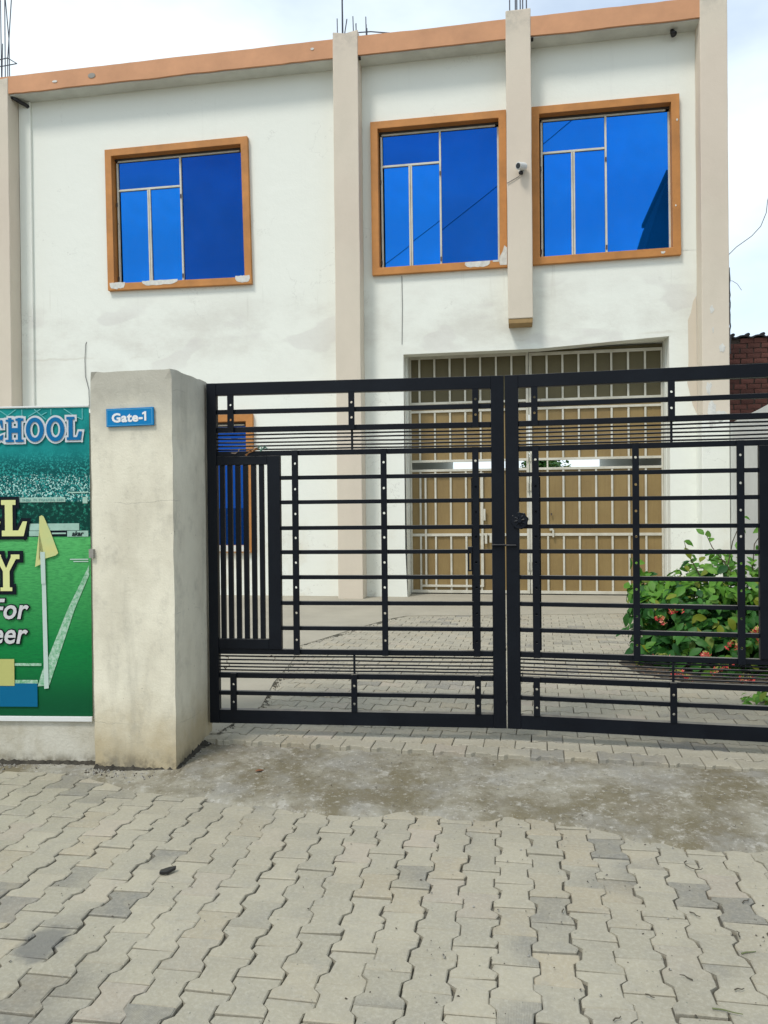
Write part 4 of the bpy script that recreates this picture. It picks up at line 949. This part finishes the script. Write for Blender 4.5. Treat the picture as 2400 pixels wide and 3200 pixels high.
def street_gate(loc, rz, right, label):
    G = empty('street_gate', loc, rz); tag(G, label, 'gate', 'black steel street gate leaves')
    sc = 1.023
    def mx(a, b): return (a, b) if not right else ((GW - b) * sc + .003, (GW - a) * sc + .003)
    def bxn(name, a, b, z0, z1, y0, y1, bev=0.0025):
        a, b = mx(a, b); return MB().box(a, b, y0, y1, z0, z1).build(name, M_gate, G, bev)
    bxn('stile', 0.0, 0.066, 0.184, 2.474, -.025, .025); bxn('stile', 1.900, 1.983, 0.184, 2.474, -.025, .025)
    bxn('rail', 0.0665, 1.8995, 2.392, 2.474, -.024, .024); bxn('rail', 0.0665, 1.8995, 0.184, 0.275, -.024, .024)
    for z, h in ((2.281, .030), (2.160, .036), (1.998, .034), (0.666, .036), (0.505, .036), (0.385, .028)):
        bxn('rail', 0.0665, 1.8995, z - h / 2, z + h / 2, -.012, .018)
    for z in (1.832, 1.668, 1.495, 1.334, 1.166, 0.993, 0.825):
        bxn('rail', 0.4995, 1.8995, z - .0135, z + .0135, -.012, .018)
    for z in (2.124, 2.099, 2.074, 2.049, 2.025, 0.633, 0.608, 0.583, 0.561, 0.539):
        a, b = mx(0.0665, 1.8995); MB().tube([(a + (b - a) * q / 6, 0.004, z + (rnd.uniform(-.0022, .0022) if 0 < q < 6 else 0)) for q in range(7)], .0058, 8).build('rod', M_gate, G)
    for a, b in ((0.146, 0.187), (0.967, 1.006), (1.780, 1.820)):
        x0, x1 = mx(a, b)
        plate_holes(x0, x1, 2.145, 2.3915, [2.325, 2.225], -.030, -.0135).build('post', M_gate, G)
        plate_holes(x0, x1, 0.2755, 0.522, [0.448, 0.329], -.030, -.0135).build('post', M_gate, G)
    for a, b in ((0.582, 0.623), (1.177, 1.216), (1.776, 1.818)):
        x0, x1 = mx(a, b)
        plate_holes(x0, x1, 0.649, 2.014, [1.925, 1.755, 1.590, 1.43, 1.265, 1.10, 0.93, 0.75], -.030, -.0135).build('post', M_gate, G)
    bxn('divider', 0.979, 0.992, 2.015, 2.1415, -.0062, .0115, 0); bxn('divider', 0.979, 0.992, 0.5235, 0.6475, -.0062, .0115, 0)
    # slatted panel beside the hinge
    bxn('panel_stile', 0.412, 0.499, 0.6845, 1.9805, -.021, .021); bxn('panel_rail', 0.0665, 0.4115, 1.922, 1.9805, -.020, .020); bxn('panel_rail', 0.0665, 0.4115, 0.6845, 0.752, -.020, .020)
    for x in (0.0985, 0.1515, 0.206, 0.260, 0.3145, 0.369):
        bxn('slat', x - .016, x + .016, 0.7525, 1.9215, -.015, .015)
    # drop bolt sleeve and latch behind the inner post
    bxn('bolt_sleeve', 1.768, 1.822, 0.69, 1.815, .019, .040)
    if not right:
        mb = MB(); mb.box(1.742, 1.775, -.02, .018, 1.33, 1.365); mb.box(1.742, 1.752, -.02, -.008, 1.215, 1.33); mb.box(1.763, 1.773, -.02, -.008, 1.215, 1.33); mb.box(1.742, 1.773, -.02, -.008, 1.205, 1.2155); mb.build('latch', M_gate, G, .002)
        MB().tube([(1.90, -.034, 1.375), (1.988, -.034, 1.375)], .007, 8).build('slide_bolt', M_gate, G)
    else:
        kx = 0.094; mb = MB()
        for q in range(8):
            a = R(45 * q + 12); ca, sa = math.cos(a), math.sin(a); tl = []
            for t, w_, h in ((.010, .006, -.050), (.030, .014, -.046), (.048, .015, -.040), (.057, .006, -.034)):
                tl.append([(kx + ca * t - sa * w_, h + .007, 1.534 + sa * t + ca * w_), (kx + ca * t, h, 1.534 + sa * t), (kx + ca * t + sa * w_, h + .007, 1.534 + sa * t - ca * w_)])
            for u, v in zip(tl, tl[1:]):
                mb.quad(u[0], u[1], v[1], v[0]); mb.quad(u[1], u[2], v[2], v[1])
        mb.tube([(kx, -.026, 1.534), (kx, -.042, 1.534)], .052, 16); mb.tube([(kx, -.03, 1.534), (kx, -.056, 1.534)], .014, 10)
        mb.build('rosette_knob', M_gate, G)
        MB().tube([(.006, -.034, 1.372), (.07, -.034, 1.372)], .007, 8).build('slide_bolt', M_gate, G)
    for z in (0.45, 1.35, 2.25):
        a, b = mx(0.0, 0.016); MB().tube([((a + b) / 2, .0, z - .06), ((a + b) / 2, .0, z + .06)], .0085, 8).build('hinge', M_hinge, G)
    return G
AL, AR = 0.10235, 0.22230
GO = Vector((-1.2024, 5.2054)) + Vector((math.cos(AP), -math.sin(AP))) * 0.015
street_gate((GO.x, GO.y, 0), -AL, False, 'left leaf of the black street gate, hinged on the concrete pillar')
JO = GO + Vector((math.cos(AL), -math.sin(AL))) * 1.9875
street_gate((JO.x, JO.y, 0), -AR, True, 'right leaf of the black street gate, with the flower shaped knob')
# pillar that carries the right leaf
e = JO + Vector((math.cos(AR), -math.sin(AR))) * 2.045
p2 = plastered((e.x + .56, e.y - .16, 0), 0.545, 0.50, 2.49, 8, -AP); tag(p2, 'plain concrete gate pillar holding the right gate leaf, without any sign', 'pillar')

# rags and strings tied to the left leaf
def gl(x, y, z): return (GO.x + x * math.cos(AL) + y * math.sin(AL), GO.y - x * math.sin(AL) + y * math.cos(AL), z)
def ribbon(name, pts, w_, m, label, seed):
    mb = MB(); r = random.Random(seed); n0 = []
    for i, p_ in enumerate(pts):
        p_ = Vector(gl(*p_)); o_ = Vector((r.uniform(-1, 1), r.uniform(-.6, .2), r.uniform(-1, 1))).normalized() * w_
        n0.append((p_ - o_, p_ + o_))
    for (a, b), (c, d) in zip(n0, n0[1:]): mb.quad(tuple(a), tuple(b), tuple(d), tuple(c))
    o = mb.build(name, m); tag(o, label, 'rag'); md = o.modifiers.new('thick', 'SOLIDIFY'); md.thickness = .002
    return o
M_rag1 = mat('orange_cloth', (0.34, 0.15, 0.05), 0.9, 0.4, 30); M_rag2 = mat('green_cloth', (0.16, 0.32, 0.25), 0.9, 0.4, 30); M_rag3 = mat('grey_brown_cloth', (0.22, 0.17, 0.14), 0.9, .3, 30)
ribbon('tied_rag', [(.27, -.03, 1.985), (.29, -.035, 2.00), (.31, -.03, 2.012), (.285, -.04, 2.025), (.33, -.035, 2.02), (.345, -.035, 2.03), (.315, -.04, 2.01), (.36, -.03, 2.035)], .007, M_rag1, 'brownish orange rag knotted on the thin rods of the left gate leaf', 1)
ribbon('tied_rag', [(.35, -.03, 2.03), (.37, -.035, 2.045), (.385, -.04, 2.03), (.37, -.035, 2.015), (.40, -.03, 2.04), (.415, -.03, 2.028)], .007, M_rag2, 'faded green rag end beside the orange one on the gate rods', 2)
ribbon('tied_rag', [(.17, -.03, 2.004), (.20, -.035, 2.0), (.22, -.03, 2.012), (.228, -.03, 2.03)], .005, M_rag3, 'greyish rag scrap leftmost on the gate rods', 3)
def string(pts, label):
    o = MB().tube([gl(*q) for q in pts], .0028, 5).build('wire_tie', M_hinge); tag(o, label, 'wire')
string([(.10, -.02, .635), (.135, -.02, .628), (.12, -.022, .60), (.14, -.02, .575), (.115, -.02, .555), (.10, -.02, .56), (.12, -.02, .545)], 'rusty binding wire twisted on the lowest thin rods near the pillar')
string([(.40, -.02, .632), (.43, -.02, .645), (.455, -.02, .625), (.44, -.022, .605)], 'short bit of binding wire below the slatted gate panel')

# ------------------------------------------------------------------ creeper bush with red flowers
def leaf_mesh(name, ln, wd, m, seed):
    r = random.Random(seed); mb = MB(); rows = [(0, .02), (.18, .62), (.45, 1.0), (.72, .72), (1.0, .03)]; bend = r.uniform(.15, .45); fold = r.uniform(.12, .3)
    for t, w_ in rows:
        y = t * ln; z = -bend * ln * t * t; ww = w_ * wd / 2
        mb.v += [(-ww, y, z + fold * ww), (0, y, z), (ww, y, z + fold * ww)]
    for i in range(4):
        for q in (0, 1): a = i * 3 + q; mb.f.append((a, a + 1, a + 4, a + 3)); mb.m.append(0)
    me = mb.mesh(name, m); me.polygons.foreach_set('use_smooth', [True] * len(me.polygons)); return me
lms = [leaf_mesh('leaf', *q) for q in ((.115, .062, M_leaf, 1), (.100, .060, M_leaf, 2), (.125, .070, M_leaf, 3), (.085, .046, M_leaf, 4))]
lm2 = [leaf_mesh('leaf', *q) for q in ((.105, .062, M_leaf2, 5), (.085, .05, M_leaf2, 6), (.12, .07, M_leaf2, 7))]
def leaf_matrix(p, outw, r, s=1.0, up=0.6):
    n = (Vector((outw.x, outw.y, outw.z + up)) + Vector((r.gauss(0, .45), r.gauss(0, .45), r.gauss(0, .3)))).normalized()
    t = Vector((r.gauss(0, 1), r.gauss(0, 1), r.gauss(-.5, .7))); t = (t - n * t.dot(n)).normalized(); x = t.cross(n)
    M = Matrix((x, t, n)).transposed().to_4x4(); M.translation = p
    return M @ Matrix.Scale(s, 4)
def bush(name, loc, pos, label, group, nobj, stems, r):
    root = empty(name, loc); tag(root, label, 'bush', group)
    pos.sort(key=lambda q: q[0]); mb = MB(); mi = 0
    for q in pos[:nobj]:
        o = link('leaf', q[2], root); o.matrix_local = Matrix.Translation(-Vector(loc)) @ q[1]
    for q in pos[nobj:]:
        me = q[2]; M = Matrix.Translation(-Vector(loc)) @ q[1]; n = len(mb.v)
        mb.v += [tuple(M @ v.co) for v in me.vertices]; ix = 0 if me.materials[0] == M_leaf else 1
        for p_ in me.polygons: mb.f.append(tuple(n + i for i in p_.vertices)); mb.m.append(ix)
    if mb.v: o = mb.build('foliage', [M_leaf, M_leaf2], root, smooth=True); o['kind'] = 'stuff'
    mb = MB()
    for s in stems: mb.tube([tuple(Vector(q) - Vector(loc)) for q in s], .007, 5, r2=.0025)
    if mb.v: mb.build('stem', M_stem, root)
    return root
r = random.Random(14)
# lobes: centre, radii
LOB = [((3.02, 7.25, .52), (.56, .55, .48)), ((3.60, 7.1, .55), (.62, .6, .56)), ((2.74, 7.35, .48), (.40, .42, .40)), ((3.25, 7.5, .75), (.52, .5, .40)), ((4.1, 7.1, .6), (.6, .6, .55)), ((3.08, 6.95, .32), (.52, .42, .30)), ((3.75, 6.8, .38), (.6, .45, .36)), ((2.72, 7.6, .72), (.30, .3, .26)), ((2.60, 7.3, .34), (.28, .3, .24)), ((2.52, 7.25, .66), (.16, .16, .12))]
pos = []
cpos = Vector((0, 0, 1.63))
for c_, rad in LOB:
    vol = rad[0] * rad[1] * rad[2]; cnt = int(300 + 2800 * vol)
    for q in range(cnt):
        d = Vector((r.gauss(0, 1), r.gauss(0, 1), r.gauss(0, 1))).normalized(); t = r.uniform(.45, 1.04) ** .7
        p_ = Vector((c_[0] + d.x * rad[0] * t, c_[1] + d.y * rad[1] * t, c_[2] + d.z * rad[2] * t))
        if p_.z < .12: continue
        if nz3(p_.x * 3.4, p_.y * 3.4, p_.z * 3.4) < -0.36: continue
        seen = p_.x < 0.5 * p_.y - 0.02 and d.y < .35
        young = (p_.z > .74 and r.random() < .8) or r.random() < .13
        me = r.choice(lm2 if young else lms)
        pos.append(((0 if seen else 50) + (p_ - cpos).length + (0 if t > .9 else 6), leaf_matrix(p_, Vector((d.x, d.y - .35, d.z)), r, r.uniform(.75, 1.25)), me))
stems = []
for q in range(26):
    a = Vector((3.1 + r.uniform(-.5, .8), 7.3 + r.uniform(-.3, .3), .1)); b = Vector((3.1 + r.uniform(-.45, 1.0), 7.3 + r.uniform(-.3, .4), r.uniform(.5, .95))); m_ = (a + b) / 2 + Vector((r.uniform(-.2, .2), r.uniform(-.2, .2), .15))
    stems.append([a, m_, b])
# sprigs standing above the mass
for bx0, top in (((3.22, 7.25, .95), (3.36, 7.2, 1.50)), ((3.25, 7.2, 1.0), (3.02, 7.2, 1.34)), ((3.0, 7.3, .95), (2.85, 7.3, 1.28)), ((3.62, 7.1, 1.0), (3.58, 7.0, 1.62)), ((3.45, 7.2, 1.0), (3.52, 7.1, 1.40)), ((2.5, 7.5, .9), (2.38, 7.4, 1.12))):
    a, b = Vector(bx0), Vector(top); m_ = (a + b) / 2 + Vector((r.uniform(-.06, .06), 0, .05)); stems.append([a, m_, b])
    for t in (0.35, .6, .8, 1.0, 1.0):
        p_ = a.lerp(b, t) + Vector((r.uniform(-.03, .03), r.uniform(-.03, .03), 0)); pos.append((0, leaf_matrix(p_, Vector((r.uniform(-.5, .5), -.7, .2)), r, r.uniform(.8, 1.15), .3), r.choice(lm2)))
bsh = bush('flowering_bush', (3.1, 7.3, .1), pos, 'leafy creeper bush with red flower clusters by the entrance gate', None, 290, stems, r)
# flower clusters
def flower(root, p_, r, pale):
    mb = MB()
    for q in range(r.randint(7, 12)):
        a = r.random() * 6.28; tip = p_ + Vector((math.cos(a) * r.uniform(.015, .075), math.sin(a) * r.uniform(.015, .06), r.uniform(-.075, -.01)))
        mb.tube([tuple(p_), tuple((p_ + tip) / 2 + Vector((0, 0, .02))), tuple(tip)], .0018, 4, 2)
        ax_ = (tip - p_).normalized(); u = ax_.orthogonal().normalized(); v = ax_.cross(u); L_ = r.uniform(.020, .032); mi = 0 if r.random() > pale else 1
        for s in range(5):
            t = 1.2566 * s + a; dd = u * math.cos(t) + v * math.sin(t); ee = u * math.cos(t + .5) + v * math.sin(t + .5); ff = u * math.cos(t - .5) + v * math.sin(t - .5)
            mb.quad(tuple(tip), tuple(tip + ff * L_ * .6 + ax_ * .003), tuple(tip + dd * L_ + ax_ * .001), tuple(tip + ee * L_ * .6 + ax_ * .003), mi)
    o = mb.build('flower', [M_petal, M_petal2, M_tubeg], root); o.location = -Vector((3.1, 7.3, .1))
for x, y, z in ((2.62, 6.9, .66), (2.50, 6.98, .55), (2.43, 6.75, .25), (3.18, 6.55, .52), (2.98, 6.55, .40), (2.84, 6.55, .18), (2.92, 6.55, .24), (2.74, 6.58, .30), (2.6, 6.62, .10), (3.05, 6.5, .12), (3.22, 6.5, .45), (2.55, 6.7, .12)):
    flower(bsh, Vector((x, y, z + .06)), r, .3)
# bed soil and fallen petals
mb = MB(); pts = [(2.25 + .0, 7.4), (2.3, 6.95), (2.55, 6.6), (3.0, 6.40), (3.6, 6.2), (4.4, 6.1), (4.6, 7.8), (3.4, 8.2), (2.6, 8.0)]
n = len(pts); mb.v = [(x, y, .106 + .01 * nz3(x, y)) for x, y in pts] + [(3.3, 7.2, .15)]; mb.f = [(i, (i + 1) % n, n) for i in range(n)]; mb.m = [0] * n
tag(mb.build('bed_soil', M_soil), kind='structure')
mb = MB()
for q in range(260):
    a = r.random(); x = 2.25 + r.gauss(.15, .14) if a < .4 else r.uniform(2.3, 3.6); y = 6.45 + (3.3 - x) * .55 + r.gauss(0, .16); s = r.uniform(.008, .022); t = r.random() * 6.28; z = .112 + r.random() * .012
    c_, s_ = math.cos(t) * s, math.sin(t) * s; mb.quad((x - c_, y - s_, z), (x + s_ * .5, y - c_ * .5, z + .004), (x + c_, y + s_, z + r.uniform(-.003, .01)), (x - s_ * .5, y + c_ * .5, z + .003))
tag(mb.build('leaf_litter', mat('dry_litter', (0.20, 0.11, 0.06), .9, rndv=.5)), kind='stuff')
# small low plant nearer the gate
pos = []
for q in range(150):
    d = Vector((r.gauss(0, 1), r.gauss(0, 1), abs(r.gauss(0, .8)))).normalized(); t = r.uniform(.3, 1); p_ = Vector((3.02 + d.x * .34 * t, 5.85 + d.y * .26 * t, .10 + d.z * .12 * t))
    pos.append((p_.y, leaf_matrix(p_, Vector((d.x, d.y - .2, d.z)), r, r.uniform(.5, .85), 1.2), r.choice(lm2)))
bush('low_plant', (3.02, 5.85, .1), pos, 'small bright green plant creeping over the driveway pavers', None, 150, [], r)
# a tuft of grass between the pavers
mb = MB()
for q in range(9):
    a = r.uniform(-.9, .9); h = r.uniform(.04, .09); x, y = 2.16, 5.75; mb.tube([(x + r.uniform(-.01, .01), y, .1), (x + a * .02, y, .1 + h * .6), (x + a * .05, y + r.uniform(-.02, .02), .1 + h)], .0022, 4, r2=.0006)
tag(mb.build('grass_tuft', M_leaf2), 'small grass tuft growing between the driveway pavers', 'weed')

# ------------------------------------------------------------------ things far behind, seen through the gap in the entrance gate
def tree(loc, h, rad, label, seed):
    root = empty('tree', loc); tag(root, label, 'tree'); r = random.Random(seed)
    mb = MB(); mb.tube([(0, 0, -.1), (.1, .05, h * .3), (0, 0, h * .6)], .18, 8, r2=.08)
    for q in range(5):
        a = r.random() * 6.28; mb.tube([(0.05, 0, h * r.uniform(.3, .5)), (math.cos(a) * rad * .4, math.sin(a) * rad * .4, h * .65), (math.cos(a) * rad * .7, math.sin(a) * rad * .7, h * .78)], .06, 6, r2=.02)
    mb.build('trunk', M_stem, root); mb = MB()
    cl = [Vector((r.gauss(0, rad * .5), r.gauss(0, rad * .5), h * .70 + r.gauss(0, h * .12))) for q in range(16)]
    for q in range(3600):
        c_ = r.choice(cl); p_ = c_ + Vector((r.gauss(0, rad * .22), r.gauss(0, rad * .22), r.gauss(0, rad * .18))); M = leaf_matrix(p_, Vector((r.gauss(0, .6), r.gauss(0, .6), .5)), r, 1.0); s = r.uniform(.06, .12)
        mb.quad(*[tuple(M @ Vector(v)) for v in ((-s, 0, 0), (0, -s * 1.5, 0), (s, 0, 0), (0, s * 1.5, 0))])
    mb.build('crown', M_treeleaf, root)
tree((9.6, 46, -.05), 5.0, 1.5, 'green tree far behind the school, glimpsed through the gate gap', 4)
mb = MB(); mb.box(-20, 30, 0, .25, -.1, 2.55); o = mb.build('back_wall', M_side); o.location = (0, 60, 0); tag(o, 'pale wall far behind the school, seen through the gap in the gate', 'wall')

# ------------------------------------------------------------------ across the street, mirrored in the blue glass
Hb = empty('building', bl(8.6, -25, 0), -A_B); tag(Hb, 'dark tall building across the street, mirrored in the rightmost window', 'building')
mb = MB(); mb.prism([(0, -.1), (0, 12.2), (.42, 13.4), (1.6, 17.1), (6.5, 17.3), (6.5, -.1)], -7.0, 0.0); mb.build('wall', mat('dark_render', (0.022, 0.022, 0.022), .95, .2, .5, spec=0.05), Hb)
mb = MB(); mb.box(-.02, 6.6, -7.1, .12, 17.31, 17.5); mb.v = [(max(x, 1.55), y, z) for x, y, z in mb.v]; mb.build('parapet', mat('dark_parapet', (0.022, 0.022, 0.022), .95, spec=0.05), Hb)
pts = []
for i in range(17):
    t = i / 16; pts.append(tuple(bl(-4.5 + 13.3 * t, -14.0, 8.1 + 9.6 * t - 0.9 * 4 * t * (1 - t) * .3)))
tag(MB().tube(pts, .014, 6).build('overhead_cable', M_black), 'black overhead cable over the street, mirrored as a slanting line in the windows', 'cable')

# ------------------------------------------------------------------ litter on the pavement
def scrap(name, loc, pts, th, m, label, cat, rz=0):
    o = MB().prism_z(pts, 0, th).build(name, m, None, .002); o.location = loc; o.rotation_euler = (R(4), R(-3), rz); tag(o, label, cat); return o
scrap('litter_scrap', (-.985, 3.43, .006), [(-.035, -.016), (.0, -.022), (.034, .004), (.037, .018), (.006, .016), (-.03, .004)], .014, M_black, 'black scrap lying on a grey paver', 'litter', R(12))
o = link('dry_leaf', leaf_mesh('dry_leaf', .07, .028, mat('dry_leaf', (.19, .075, .03), .8), 9)); o.location = (-.79, 4.60, .05); o.rotation_euler = (R(8), R(5), R(-50)); tag(o, 'brown dry leaf on the cement apron right of the pillar', 'leaf')
M_twig = mat('twig', (.075, .065, .045), .9); M_straw = mat('straw', (.12, .14, .055), .8)
TW = [(1.37, 3.43, .09, 1.9, 0), (1.30, 2.76, .06, .2, 1), (1.08, 2.44, .09, -.35, 1), (1.22, 2.36, .05, .9, 0), (.72, 2.41, .035, .5, 0), (.70, 3.06, .03, 1.1, 0), (1.21, 3.02, .045, -1.0, 0), (1.46, 3.12, .05, .6, 0), (1.02, 2.62, .045, 2.3, 0), (.86, 2.52, .03, -.7, 0), (1.32, 2.88, .04, 1.3, 0), (1.17, 2.55, .035, .1, 0)]
where = ['curled dark twig by the right edge, at the apron', 'green straw lying flat across a paver, right of centre', 'long green straw in the bottom right corner', 'dark twig in the bottom right corner, beside a straw', 'short twig near the bottom edge, right of centre', 'tiny twig on the light paver below the apron', 'bent twig on a grey paver, right', 'thin twig near the right edge, mid pavement', 'small twig pointing up left, lower right', 'tiny dark twig, lower right, nearest the centre column', 'twig on the pale paver near the right edge', 'twig fragment close to the bottom right straws']
for (x, y, l, a, kd_), wh in zip(TW, where):
    pts = [(-l / 2, 0, .006), (-l * .15, l * .08 * (1 if kd_ == 0 else .2), .008), (l * .2, -l * .05 * (1 if kd_ == 0 else .2), .007), (l / 2, l * .10 * (1 if kd_ == 0 else .1), .006)]
    if kd_ == 0 and l > .08: pts = [(l * .5 * math.cos(t), l * .35 * math.sin(t), .008) for t in (0, .6, 1.2, 1.9, 2.6, 3.3, 3.8)]
    o = MB().tube(pts, .0028, 5, r2=.0014).build('twig', M_twig if kd_ == 0 else M_straw); o.location = (x, y, .004); o.rotation_euler = (0, 0, a); tag(o, wh, 'twig', 'twigs and straws on the pavement')
mb = MB(); r = random.Random(77)
for q in range(330):
    y = r.uniform(2.3, 4.0); x = r.uniform(-.55 * y, .55 * y) if r.random() < .45 else r.uniform(0, .53 * y); chips(mb, x, y, .005, r.choice((.002, .002, .003, .004, .006)), r)
tag(mb.build('loose_grit', [M_soil, M_concrete_dark]), kind='stuff')
